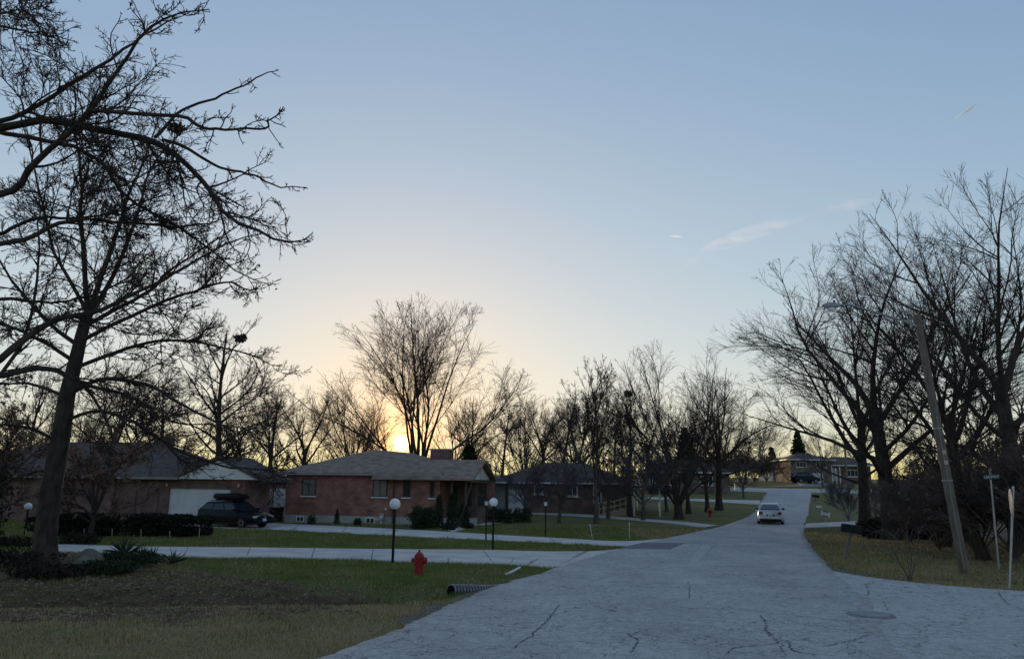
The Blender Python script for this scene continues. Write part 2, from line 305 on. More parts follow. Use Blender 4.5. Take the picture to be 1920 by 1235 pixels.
def asphalt(name, c1, c2, crack=1.0, cs=.55):
    m = bpy.data.materials.new(name); m.use_nodes = True; n = m.node_tree.nodes; l = m.node_tree.links; b = n['Principled BSDF']; b.inputs['Roughness'].default_value = .8; b.inputs['Specular IOR Level'].default_value = .25
    tc = n.new('ShaderNodeTexCoord'); O = tc.outputs['Object']
    def noise(s, d=5, v=None):
        z = n.new('ShaderNodeTexNoise'); z.inputs['Scale'].default_value = s; z.inputs['Detail'].default_value = d; l.new(v or O, z.inputs['Vector']); return z
    def mr(x, a, c, d, e):
        r = n.new('ShaderNodeMapRange'); r.inputs[1].default_value = a; r.inputs[2].default_value = c; r.inputs[3].default_value = d; r.inputs[4].default_value = e; l.new(x, r.inputs[0]); return r.outputs[0]
    def mul(a, c):
        x = n.new('ShaderNodeMath'); x.operation = 'MULTIPLY'; l.new(a, x.inputs[0]); l.new(c, x.inputs[1]); return x.outputs[0]
    cr = n.new('ShaderNodeValToRGB'); cr.color_ramp.elements[0].position = .36; cr.color_ramp.elements[1].position = .64; cr.color_ramp.elements[0].color = (*c1, 1); cr.color_ramp.elements[1].color = (*c2, 1)
    mp = n.new('ShaderNodeMapping'); mp.inputs['Rotation'].default_value = (0, 0, rad(19)); mp.inputs['Scale'].default_value = (.5, .12, 1); l.new(O, mp.inputs[0])
    n_a = noise(1, 6, mp.outputs[0]).outputs[0]; n_b = noise(.5, 4).outputs[0]
    sm = n.new('ShaderNodeMath'); sm.operation = 'MULTIPLY_ADD'; sm.inputs[1].default_value = .55; l.new(n_b, sm.inputs[0]); s2 = n.new('ShaderNodeMath'); s2.operation = 'MULTIPLY'; s2.inputs[1].default_value = .45; l.new(n_a, s2.inputs[0]); l.new(s2.outputs[0], sm.inputs[2]); l.new(sm.outputs[0], cr.inputs[0])
    gz_ = noise(7, 9); gz_.inputs['Roughness'].default_value = .78; sp = mul(mr(noise(40, 2).outputs[0], .3, .7, .75, 1.25), mr(gz_.outputs[0], .3, .7, .68, 1.32))
    # cracks: edges of distorted cells, broken up by a slow mask
    dn = noise(1.4, 5); dv = n.new('ShaderNodeVectorMath'); dv.operation = 'SCALE'; dv.inputs['Scale'].default_value = 1.1; l.new(dn.outputs['Color'], dv.inputs[0])
    av = n.new('ShaderNodeVectorMath'); l.new(O, av.inputs[0]); l.new(dv.outputs[0], av.inputs[1])
    lines = None
    for s, wd, lo, hi in ((cs*.8, .005, .36, .46), (cs*2.2, .013, .41, .5), (cs*5.5, .028, .44, .54)):
        v = n.new('ShaderNodeTexVoronoi'); v.feature = 'DISTANCE_TO_EDGE'; v.inputs['Scale'].default_value = s; l.new(av.outputs[0], v.inputs['Vector'])
        e = mr(v.outputs['Distance'], wd*.3, wd*1.2, 1, 0)
        k = mul(e, mr(noise(.35*s+.12, 3).outputs[0], lo, hi, 0, 1 if s < cs*3 else .5))
        if lines is None: lines = k
        else:
            x = n.new('ShaderNodeMath'); x.operation = 'MAXIMUM'; l.new(lines, x.inputs[0]); l.new(k, x.inputs[1]); lines = x.outputs[0]
    dark = mr(lines, 0, 1, 1, 1-.85*crack)
    x1 = n.new('ShaderNodeMix'); x1.data_type = 'RGBA'; x1.blend_type = 'MULTIPLY'; x1.inputs[0].default_value = 1; l.new(cr.outputs[0], x1.inputs[6]); l.new(mul(sp, dark), x1.inputs[7]); l.new(x1.outputs[2], b.inputs['Base Color'])
    bp = n.new('ShaderNodeBump'); bp.inputs['Strength'].default_value = .35; bp.inputs['Distance'].default_value = .01; l.new(noise(60, 2).outputs[0], bp.inputs['Height']); l.new(bp.outputs[0], b.inputs['Normal'])
    return m
M['road'] = asphalt('worn asphalt', (.385, .36, .335), (.535, .5, .465), .85, .8)
M['side_road'] = asphalt('lighter asphalt', (.46, .44, .41), (.53, .505, .475), .8, .5)
M['patch'] = asphalt('dark asphalt patch', (.17, .17, .185), (.21, .21, .225), .3, .4)
M['drive'] = mat('driveway concrete', (.68, .62, .55), .85, (.52, .475, .43), .9, bump=.3, bscale=30)
M['gravel'] = mat('gravel shoulder', (.1, .095, .09), .95, (.19, .175, .16), 9, bump=.8, bscale=35)

# ------------------------------------------------------------------ ground and paving
polys = []   # outlines of everything paved
def inside(poly, x, y):
    r = np.zeros(np.shape(x), bool); n = len(poly); j = n-1
    for i in range(n):
        xi, yi = poly[i]; xj, yj = poly[j]
        c = ((yi > y) != (yj > y)) & (x < (xj-xi)*(y-yi)/(yj-yi+1e-12)+xi); r ^= c; j = i
    return r
def resample(pts, n):
    p = np.array([(q[0], q[1]) for q in pts], float); u = np.arange(len(p)); t = np.linspace(0, len(p)-1, n)
    # Catmull-Rom through the stations
    out = []
    for s in t:
        i = min(int(s), len(p)-2); f = s-i; p0 = p[max(i-1, 0)]; p1 = p[i]; p2 = p[i+1]; p3 = p[min(i+2, len(p)-1)]
        out.append(.5*((2*p1)+(p2-p0)*f+(2*p0-5*p1+4*p2-p3)*f*f+(3*p1-p0-3*p2+p3)*f**3))
    return np.array(out)
def strip(name, L, Rr, zo, m, n=80, k=12, skirt=.12, rag=0.0, paved=True):
    a = resample(L, n); b = resample(Rr, n)
    if rag:
        for q in (a, b):
            e = np.convolve(rng.normal(0, 1, n+8), np.ones(5)/5, 'same')[4:-4]*rag+rng.normal(0, rag*.35, n); q[:, 0] += e; q[:, 1] += .4*e
    t = np.linspace(0, 1, k)[None, :, None]; P = a[:, None]*(1-t)+b[:, None]*t
    Z = H(P[..., 0], P[..., 1])+zo
    V = np.dstack([P, Z])
    lo = V[:, [0, -1]].copy(); lo[..., 2] -= skirt
    V = np.concatenate([lo[:, :1], V, lo[:, 1:]], 1); kk = k+2
    i = np.arange(n-1)[:, None]*kk; j = np.arange(kk-1)[None]; q = np.stack(np.broadcast_arrays(i+j, i+j+1, i+kk+j+1, i+kk+j), -1).reshape(-1, 4)
    me = npmesh(name, V.reshape(-1, 3), q[:, ::-1]); o = link(name, me, m); tag(o, kind='structure')
    if paved: polys.append(np.concatenate([a, b[::-1]]))
    return o
def g2(*pp): return [G(*p) for p in pp]
RL = [(-10.5, -14), (-7.6, -5)]+g2((620, 1235), (800, 1160), (915, 1108), (1000, 1082), (1090, 1053), (1180, 1027), (1262, 1008), (1325, 994), (1378, 979), (1412, 962), (1424, 945), (1434, 930), (1437, 923))
RR = [(-2.5, -14), (.3, -5)]+g2((1690, 1235), (1648, 1160), (1592, 1100), (1556, 1070), (1542, 1052), (1522, 1028), (1509, 1008), (1507, 995), (1509, 980), (1515, 962), (1518, 945), (1520, 930), (1521, 923))
strip('road', RL, RR, .06, M['road'], 420, 24, rag=.08)
e = RL[-1]; f = RR[-1]
strip('cross_road', [(e[0]-10, e[1]+4), (e[0]+2, e[1]+.3), (f[0]+3, f[1]-.5), (f[0]+60, f[1]-8)], [(e[0]-10, e[1]+11), (e[0]+2, e[1]+8), (f[0]+3, f[1]+7), (f[0]+60, f[1])], .035, M['side_road'], 60, 10)
strip('side_road', g2((1530, 1050), (1556, 1070), (1640, 1086), (1750, 1098), (1920, 1111))+[(20, 14.5), (40, 9)], [(5.2, 16), (4.8, 13), (5, 9.5), (6.5, 6), (10, 3), (20, .5), (40, -5)], .05, M['side_road'], 90, 30, rag=.03)
strip('near_driveway', g2((60, 1020), (270, 1026), (500, 1028), (740, 1031), (900, 1032), (1020, 1035), (1120, 1034), (1190, 1027)), g2((60, 1036), (270, 1042), (500, 1046), (740, 1053), (900, 1057), (985, 1061), (1050, 1066), (1090, 1058)), .047, M['drive'], 220, 10, rag=.07)
strip('house_driveway', g2((300, 974), (380, 976), (510, 981), (700, 990), (850, 998), (1000, 1007), (1150, 1015), (1240, 1011), (1268, 1007)), g2((300, 986), (380, 989), (510, 994), (700, 1003), (850, 1010), (1000, 1017), (1120, 1023), (1190, 1024), (1205, 1021)), .042, M['drive'], 220, 10, rag=.06)
strip('front_walk', g2((822, 990), (850, 981), (885, 975), (915, 973)), g2((850, 998), (895, 986), (930, 981), (955, 979)), .04, M['drive'], 30, 5)
strip('neighbour_walk', g2((940, 957), (985, 958), (1060, 962), (1120, 965), (1200, 972), (1290, 979), (1345, 985)), g2((940, 962), (985, 963), (1060, 966), (1120, 970), (1200, 976), (1270, 982), (1320, 989)), .03, M['drive'], 60, 5)
strip('far_driveway', g2((1215, 932), (1300, 935), (1380, 937), (1426, 938)), g2((1215, 935), (1300, 939), (1380, 943), (1424, 946)), .03, M['drive'], 40, 5)
strip('right_driveway', g2((1660, 974), (1600, 977), (1560, 979), (1512, 981)), g2((1660, 983), (1600, 985), (1560, 987), (1508, 989)), .03, M['drive'], 40, 5)
strip('hill_driveway', [(37, 113), (44, 120), (47, 128), (48.5, 134)], [(42.5, 113), (49, 120), (51.5, 127), (53.5, 134)], .03, M['patch'], 40, 5)
strip('asphalt_patch', g2((1158, 1031), (1185, 1024), (1205, 1019)), g2((1256, 1032), (1270, 1026), (1284, 1020)), .064, M['patch'], 16, 10, skirt=.002, paved=False)
strip('gravel_shoulder', g2((745, 1172), (800, 1138), (850, 1120), (910, 1100), (975, 1075)), g2((770, 1176), (830, 1150), (890, 1122), (935, 1102), (1000, 1084)), .02, M['gravel'], 40, 5, rag=.12, paved=False)
strip('gravel_corner', g2((1520, 1030), (1532, 1040), (1545, 1052), (1575, 1066), (1640, 1080)), g2((1515, 1034), (1525, 1046), (1540, 1066), (1568, 1076), (1630, 1088)), .022, M['gravel'], 40, 5, rag=.06, paved=False)
# lighter mortar-coloured patch on the road
strip('pale_road_patch', g2((1290, 1057), (1318, 1022)), g2((1312, 1057), (1342, 1022)), .064, M['side_road'], 8, 5, skirt=.002, paved=False)
M['tar'] = mat('open crack', (.05, .05, .055), .9, (.09, .09, .1), 6)
def crack(pts, wd, zo=.0655, jit=1.0, name='road_crack'):
    w3 = [G(*q) for q in pts]; n_ = 14*(len(pts)-1)+1; c = resample(w3, n_); c += jit*(np.cumsum(rng.normal(0, .02, c.shape), 0)*np.linspace(0, 1, n_)[:, None]*.5+rng.normal(0, .018, c.shape))
    t = np.gradient(c, axis=0); t /= np.linalg.norm(t, axis=1, keepdims=True); s = np.stack([-t[:, 1], t[:, 0]], 1)*(wd*rng.uniform(.1, .75, (n_, 1))); s[0] *= .1; s[-1] *= .1
    P = np.stack([c-s, c+s], 1); V = np.dstack([P, H(P[..., 0], P[..., 1])+zo]); i = np.arange(n_-1)*2; tag(link(name, npmesh(name, V.reshape(-1, 3), np.stack([i, i+2, i+3, i+1], 1)), M['tar']), kind='structure')
for pts, wd in (([(1030, 1079), (1150, 1072), (1280, 1067), (1420, 1066), (1545, 1069)], .022), ([(1060, 1088), (1200, 1080), (1330, 1075), (1500, 1074)], .012), ([(1300, 1135), (1400, 1150), (1520, 1164), (1640, 1174), (1800, 1172)], .014), ([(960, 1225), (1005, 1190), (1035, 1160), (1050, 1140)], .02), ([(1425, 1160), (1436, 1178), (1430, 1195), (1445, 1215)], .02),
                ([(1180, 1235), (1195, 1210), (1185, 1200), (1220, 1190)], .02), ([(1360, 1235), (1385, 1222), (1440, 1218), (1475, 1210), (1460, 1235)], .016), ([(1480, 1210), (1490, 1228), (1530, 1235)], .018), ([(1550, 1220), (1600, 1208), (1640, 1198)], .016), ([(1290, 1128), (1296, 1112), (1300, 1095)], .014), ([(870, 1232), (960, 1222), (1060, 1212), (1200, 1206)], .01),
                ([(1622, 1098), (1626, 1112), (1618, 1122)], .014), ([(1655, 1130), (1664, 1150)], .012), ([(1870, 1110), (1885, 1135), (1920, 1150)], .014), ([(1620, 1215), (1520, 1196), (1400, 1185)], .008)): crack(pts, wd)
for pts in ([(352, 1026.5), (345, 1043)], [(470, 1027.5), (462, 1045)], [(590, 1029), (584, 1048.5)], [(700, 1030.5), (696, 1051)], [(842, 1032), (735, 1041), (690, 1048)], [(905, 1032), (925, 1058)]): crack(pts, .03, .0525, .15, 'driveway_joint')
for pts in ([(560, 984), (548, 996)], [(650, 988), (640, 1000)], [(745, 993), (738, 1005)], [(930, 1003), (930, 1013)], [(1030, 1009), (1040, 1018)]): crack(pts, .035, .0475, .15, 'driveway_joint')
def axis(segs):
    out = []
    for a, b, s in segs: out += list(np.arange(a, b, s))
    return np.array(out+[segs[-1][1]])
gx = axis([(-2500, -200, 230), (-200, -60, 10), (-60, -22, 1.2), (-22, 18, .3), (18, 70, 1.2), (70, 200, 10), (200, 2500, 230)])
gy = axis([(-2500, -100, 240), (-100, 8, 4), (8, 28, .2), (28, 60, .6), (60, 150, 1.5), (150, 300, 8), (300, 3000, 200)])
X, Y = np.meshgrid(gx, gy)
BARE = np.array([tuple(G(*q))[:2] for q in ((-200, 1075), (0, 1068), (200, 1062), (330, 1066), (450, 1082), (580, 1102), (690, 1114), (725, 1128), (640, 1146), (450, 1158), (250, 1166), (0, 1170), (-200, 1172))])
def zones(X, Y):
    dirt = np.exp(-(((X+12.2)/3.4)**2+((Y-21.5)/2.4)**2)**2)*1.0            # mulch bed round the tree
    ab = DB-DA; L = np.hypot(*ab); t = ((X-DA[0])*ab[0]+(Y-DA[1])*ab[1])/L; d = ((X-DA[0])*ab[1]-(Y-DA[1])*ab[0])/L
    tt = 1/(1+np.exp(-(t-1.2)*3))
    dirt = np.maximum(dirt, .78*np.exp(-((d-.6)/1.3)**2)*tt*np.clip(1.1-t/22, .4, 1))
    jx = X+.35*np.sin(Y*5.1+X*2.3)+.25*np.sin(X*6.7-Y*3.1); jy = Y+.3*np.sin(X*3.9+Y*1.7)+.2*np.sin(Y*8.3+X*5.)
    dirt = np.maximum(dirt, np.where(inside(BARE, jx, jy), .92, 0))
    dirt = np.maximum(dirt, .62*np.exp(-(((X+8.4)/4.2)**2+((Y-18.)/1.7)**2)))
    dirt = np.maximum(dirt, .35*np.exp(-(((X-13.5)/3.5)**2+((Y-22.)/1.0)**2)))
    dirt = np.maximum(dirt, np.where(X > 13+(40-Y)*.1, .8, 0)*(1/(1+np.exp(-(X-14.5-(Y-24)*.12)*1.2)))*np.clip((62-Y)/8, 0, 1)*np.clip((Y-20)/3, 0, 1))   # bare earth under the right-hand brush
    green = np.where(d < -.2, .36, .85)                                       # near verge is tan, lawns beyond are greener
    green = np.where(X > 7, .45, green)
    green = np.where(Y > 50, .75, green)
    return dirt, green
dz, gz = zones(X, Y)
def ditch_dark(X, Y):  # darker ground colour along the ditch bottom, with a wavy edge
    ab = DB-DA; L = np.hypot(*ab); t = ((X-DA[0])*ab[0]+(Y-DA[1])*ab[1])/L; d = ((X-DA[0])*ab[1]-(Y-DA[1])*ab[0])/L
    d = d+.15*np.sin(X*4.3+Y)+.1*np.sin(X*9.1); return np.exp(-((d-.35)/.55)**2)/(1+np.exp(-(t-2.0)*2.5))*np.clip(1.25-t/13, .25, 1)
V = np.stack([X, Y, H(X, Y)], -1).reshape(-1, 3); nx = len(gx); ny = len(gy)
i = np.arange(ny-1)[:, None]*nx; j = np.arange(nx-1)[None]; q = np.stack(np.broadcast_arrays(i+j, i+j+1, i+nx+j+1, i+nx+j), -1).reshape(-1, 4)
me = npmesh('ground', V, q, True)
ca = me.color_attributes.new('zone', 'FLOAT_COLOR', 'POINT'); ca.data.foreach_set('color', np.stack([dz, gz, ditch_dark(X, Y), dz*0+1], -1).astype(np.float32).ravel())
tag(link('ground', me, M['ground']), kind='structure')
def paved(x, y, grow=0):
    r = np.zeros(np.shape(x), bool)
    for p in polys: r |= inside(p, x, y)
    return r
# ------------------------------------------------------------------ tree growing (all levels at once, in arrays)
UP = np.array([0, 0, 1.])
def unit(a): return a/(np.linalg.norm(a, axis=-1, keepdims=True)+1e-9)
def march(rg, s, d, ln, K, wig, trop, out=None):
    n = len(s); P = np.empty((n, K, 3)); P[:, 0] = s; d = unit(d); nz = np.zeros((n, 3)); st = (ln/(K-1))[:, None]
    for k in range(1, K):
        nz = .45*nz+rg.normal(0, wig, (n, 3)); d = unit(d+nz+trop*UP+(0 if out is None else out*d*np.array([1, 1, 0]))); P[:, k] = P[:, k-1]+d*st
    return P
def taper(r0, r1, K, p=.8): t = np.linspace(0, 1, K)[None]**p; return r0[:, None]*(1-t)+r1*t
def reach(s, d, env):
    c, r = env; p = (s-c)/r; q = d/r; A = (q*q).sum(1); B = (p*q).sum(1); C = (p*p).sum(1)-1; return np.maximum((-B+np.sqrt(np.maximum(B*B-A*C, 0)))/A, .12)
def sprout(rg, P, R, n, t0, t1, ang, asd, ratio, rsd, K, wig, trop, rmin, rr=.62, shape=.6, flat=0.0, rl=.0105, fork=True, forkl=.6, env=None):
    """children of every branch in P: n each, spread over t0..t1; plus a continuing fork at the tip"""
    Mn, Kp, _ = P.shape
    plen = np.linalg.norm(np.diff(P, axis=1), axis=2).sum(1)
    cnt = rg.poisson(n*plen/plen.mean())
    idx = np.repeat(np.arange(Mn), cnt)
    t = t0+(t1-t0)*rg.random(len(idx))**.9
    if fork:
        idx = np.concatenate([idx, np.arange(Mn), np.arange(Mn)]); t = np.concatenate([t, np.full(2*Mn, .985)])
    f = t*(Kp-1); i = np.minimum(f.astype(int), Kp-2); u = (f-i)[:, None]
    s = P[idx, i]*(1-u)+P[idx, i+1]*u; T = unit(P[idx, i+1]-P[idx, i]); r = R[idx, i]*(1-u[:, 0])+R[idx, i+1]*u[:, 0]
    side = unit(np.cross(T, rg.normal(0, 1, T.shape)*np.array([1, 1, 1-flat])+1e-6))
    a = np.radians(rg.normal(ang, asd, len(idx)))
    if fork: a[-2*Mn:] = np.radians(rg.normal(22, 8, 2*Mn))
    a = np.clip(a, .12, 1.7)
    d = T*np.cos(a)[:, None]+side*np.sin(a)[:, None]
    ln = plen[idx]*np.clip(rg.normal(ratio, rsd, len(idx)), ratio*.35, ratio*1.8)*(1-shape*t)
    if fork: ln[-2*Mn:] = plen[np.concatenate([np.arange(Mn)]*2)]*rg.uniform(.55, 1.0, 2*Mn)*ratio*forkl
    if env is not None:
        l2 = np.minimum(ln, reach(s, d, env)*rg.uniform(.6, 1.05, len(ln))); k = l2 > .42*ln
        s, d, ln, r = s[k], d[k], l2[k], r[k]
    r0 = np.maximum(np.minimum(r*rr, ln*rl+rmin), rmin)
    return march(rg, s, d, ln, K, wig, trop), taper(r0, rmin*.7, K)
def grow(rg, trunk, limbs, specs, sides):
    """trunk/limbs: (P,R); specs: list of dicts for further levels. Returns list of (P,R,S) by level"""
    lev = []; cur = limbs
    for sp in specs:
        P, R = sprout(rg, cur[0], cur[1], **sp); lev.append((P, R)); cur = (P, R)
    return lev
def treemesh(name, parts, smooth=True):
    V, Q = merge([tubes(P, R, S) for P, R, S in parts]); return npmesh(name, V, Q, smooth)
def generic(seed, kind, h, dense=1.0, rmin=.006, nlev=4):
    """trunk mesh and crown mesh of a bare tree of height h, base at the origin"""
    rg = np.random.default_rng(seed); K0 = 10
    if kind == 'vase':
        th = .14*h; ns = 13; a0 = np.radians(np.linspace(4, 54, ns)); ph = np.arange(ns)*2.4+rg.uniform(0, 6); ln = h*rg.uniform(.78, .95, ns)*(1-.25*(a0/.7)); EV = (.58, .42, .5); z0 = th*rg.uniform(.25, 1, ns); out = -.01; trop = .012; r0 = h*.0085; tr = h*.026
        sp2 = dict(n=9*dense, t0=.3, t1=1, ang=25, asd=8, ratio=.55, rsd=.14, K=7, wig=.07, trop=.03, rmin=rmin*1.5)
    elif kind == 'central':
        th = .86*h; ns = int(20*dense); z0 = np.sort(rg.uniform(.22, .97, ns))*th; q = z0/th; a0 = np.radians(78-46*q+rg.normal(0, 7, ns)); ph = np.arange(ns)*2.4+rg.uniform(0, 6); ln = h*(.5-.36*q)*rg.uniform(.75, 1.15, ns); EV = (.56, .45, .36); trop = .05; out = 0; r0 = h*.0065; tr = h*.021
        sp2 = dict(n=11*dense, t0=.15, t1=1, ang=42, asd=10, ratio=.46, rsd=.12, K=6, wig=.09, trop=.04, rmin=rmin*1.6)
    elif kind == 'spread':
        th = .42*h; ns = 9; z0 = np.linspace(.45, 1, ns)*th; a0 = np.radians(np.linspace(76, 18, ns)+rg.normal(0, 6, ns)); ph = np.arange(ns)*2.4+rg.uniform(0, 6); ln = h*rg.uniform(.5, .68, ns); EV = (.6, .41, .52); trop = .045; out = 0; r0 = h*.0105; tr = h*.026
        sp2 = dict(n=11*dense, t0=.2, t1=1, ang=36, asd=11, ratio=.55, rsd=.13, K=7, wig=.1, trop=.025, rmin=rmin*1.5)
    elif kind == 'column':
        th = .8*h; ns = int(24*dense); z0 = np.sort(rg.uniform(.12, .95, ns))*th; q = z0/th; a0 = np.radians(30-12*q+rg.normal(0, 4, ns)); ph = np.arange(ns)*2.4; ln = h*(.52-.3*q)*rg.uniform(.8, 1.15, ns); EV = (.53, .48, .2); trop = .05; out = 0; r0 = h*.0045; tr = h*.014
        sp2 = dict(n=7*dense, t0=.2, t1=1, ang=28, asd=7, ratio=.38, rsd=.1, K=6, wig=.05, trop=.05, rmin=rmin*1.6)
    elif kind == 'small':
        th = .3*h; ns = 8; z0 = np.linspace(.5, 1, ns)*th; a0 = np.radians(np.linspace(66, 15, ns)); ph = np.arange(ns)*2.4+rg.uniform(0, 6); ln = h*rg.uniform(.55, .72, ns); EV = (.6, .42, .56); trop = .0; out = 0; r0 = h*.012; tr = h*.026
        sp2 = dict(n=11*dense, t0=.15, t1=1, ang=42, asd=12, ratio=.42, rsd=.12, K=6, wig=.12, trop=.02, rmin=rmin*1.5)
    elif kind == 'shrub':
        th = .06*h; ns = int(12*dense); z0 = np.linspace(.2, 1, ns)*th; a0 = np.radians(rg.uniform(4, 42, ns)); ph = np.arange(ns)*2.4; ln = h*rg.uniform(.7, 1.1, ns); EV = (.5, .55, .6); trop = .0; out = 0; r0 = h*.006; tr = h*.03
        sp2 = dict(n=9, t0=.2, t1=1, ang=34, asd=10, ratio=.4, rsd=.12, K=5, wig=.1, trop=.03, rmin=rmin*1.4)
    tp = march(rg, np.zeros((1, 3)), np.array([[rg.normal(0, .03), rg.normal(0, .03), 1.]]), np.array([th]), K0, .02, .02)
    tp[:, 0, 2] -= .25
    tR = taper(np.array([tr]), tr*(.62 if kind in ('vase', 'spread', 'small') else .12), K0, .8); tR[:, 0] *= 1.45; tR[:, 1] *= 1.08
    f = np.clip(z0/th, 0, .98)*(K0-1); i = f.astype(int); u = (f-i)[:, None]; s = tp[0, i]*(1-u)+tp[0, i+1]*u
    d = np.stack([np.sin(a0)*np.cos(ph), np.sin(a0)*np.sin(ph), np.cos(a0)], 1)
    env = (np.array([0, 0, EV[0]*h]), np.array([EV[2], EV[2], EV[1]])*h)
    ln = np.minimum(ln*1.15, reach(s, d, env)*rg.uniform(.88, 1.02, ns))
    LP = march(rg, s, d, ln, 10, .07, trop, out); LR = taper(np.minimum(r0*ln/ln.max()*rg.uniform(.8, 1.2, ns)+rmin, .8*tr), rmin*1.6, 10, .75)
    lev = [(LP, LR)]
    sp3 = dict(n=7.5*dense, t0=.12, t1=1, ang=34, asd=10, ratio=.48, rsd=.14, K=4, wig=.12, trop=.03, rmin=rmin*1.2)
    sp4 = dict(n=4.6*dense, t0=.1, t1=1, ang=33, asd=11, ratio=.55, rsd=.18, K=2, wig=.12, trop=.03, rmin=rmin)
    for sp in (sp2, sp3, sp4)[:nlev-1]: lev.append(sprout(rg, *lev[-1], env=env, **sp))
    S = (7, 5, 3, 3)
    return (tp, tR), [(P, R, S[k]) for k, (P, R) in enumerate(lev)]
MESH = {}
def tree_proto(key, seed, kind, h, dense=1.0, rmin=.006, nlev=4):
    (tp, tR), lev = generic(seed, kind, h, dense, rmin, nlev)
    MESH[key] = (treemesh('trunk', [(tp, tR, 10)]), treemesh('crown', lev), lev)
    return MESH[key]
def leaves_on(rg, lev, n, size):
    """n leaf quads hung near twig ends"""
    P = lev[-1][0]; i = rg.integers(0, len(P), n); k = rg.integers(1, P.shape[1], n); c = P[i, k]+rg.normal(0, .04, (n, 3))
    return leafquads(rg, c, size)
def leafquads(rg, c, size, flat=0.0):
    n = len(c); a = unit(rg.normal(0, 1, (n, 3))*np.array([1, 1, 1-flat])); b = unit(np.cross(a, rg.normal(0, 1, (n, 3))*np.array([1-flat, 1-flat, 1])+1e-6)); s = size*rg.uniform(.5, 1.4, (n, 1))
    V = np.stack([c-a*s, c+b*s*.5, c+a*s, c-b*s*.5], 1).reshape(-1, 3); return V, np.arange(4*n).reshape(-1, 4)
def plant_tree(name, key, label, cat, loc, rz=0, sc_=1.0, group=None, bark='bark', twig='twig', lean=(0, 0), leaf=None):
    tm, cm, lev = MESH[key]
    t = thing(name, label, cat, loc, rz, group); t.scale = (sc_,)*3 if not isinstance(sc_, tuple) else sc_; t.rotation_euler = (lean[0], lean[1], rz)
    a = link('trunk', tm, None, t); b = link('crown', cm, None, t)
    for o, m in ((a, bark), (b, twig)):
        if len(o.data.materials) == 0: o.data.materials.append(M[m])
        if o.data.materials[0] != M[m]: o.material_slots[0].link = 'OBJECT'; o.material_slots[0].material = M[m]
    if leaf: link('leaves', leaf, M['brownleaf'], t)
    return t
def PX(pts, Y, dy=None):
    """pixel polyline to world points at distance Y (dy: change of distance along it)"""
    n = len(pts); a, c = dy if isinstance(dy, tuple) else (0, dy or 0); return [AT(p[0], p[1], Y+a+(c-a)*i/(n-1)) for i, p in enumerate(pts)]
def smoothline(pts, K):
    p = np.array([tuple(q) for q in pts]); t = np.linspace(0, len(p)-1, K); out = []
    for s in t:
        i = min(int(s), len(p)-2); f = s-i; p0 = p[max(i-1, 0)]; p1 = p[i]; p2 = p[i+1]; p3 = p[min(i+2, len(p)-1)]
        out.append(.5*((2*p1)+(p2-p0)*f+(2*p0-5*p1+4*p2-p3)*f*f+(3*p1-p0-3*p2+p3)*f**3))
    return np.array(out)
def hero(name, label, cat, base, trunk, tr, limbs, specs, bark='bark', twig='twig', seed=3, K=22):
    """trunk: world polyline; tr: (r0,r1); limbs: list of (world polyline, r0, r1). Every limb is a part of its own"""
    rg = np.random.default_rng(seed); base = Vector(base); t = thing(name, label, cat, base); b = np.array(base)
    tp = smoothline(trunk, 18)-b; R = np.linspace(tr[0], tr[1], 18); R[0] *= 1.35; R[1] *= 1.12
    link('trunk', treemesh('trunk', [(tp[None], R[None], 12)]), M[bark], t)
    LP = np.stack([smoothline(l[0], K)-b for l in limbs]); LP += np.cumsum(rg.normal(0, .03, LP.shape), 1)*np.linspace(0, 1, K)[None, :, None]
    LR = np.stack([np.linspace(1, 0, K)**.8*(l[1]-l[2])+l[2] for l in limbs])
    for p, r in zip(LP, LR): link('limb', treemesh('limb', [(p[None], r[None], 8)]), M[bark], t)
    cur = (LP, LR); lev = []
    for k, sp in enumerate(specs):
        cur = sprout(rg, *cur, **sp); lev.append((*cur, (6, 4, 3, 3)[k]))
    link('crown', treemesh('crown', lev), M[twig], t)
    return t, lev

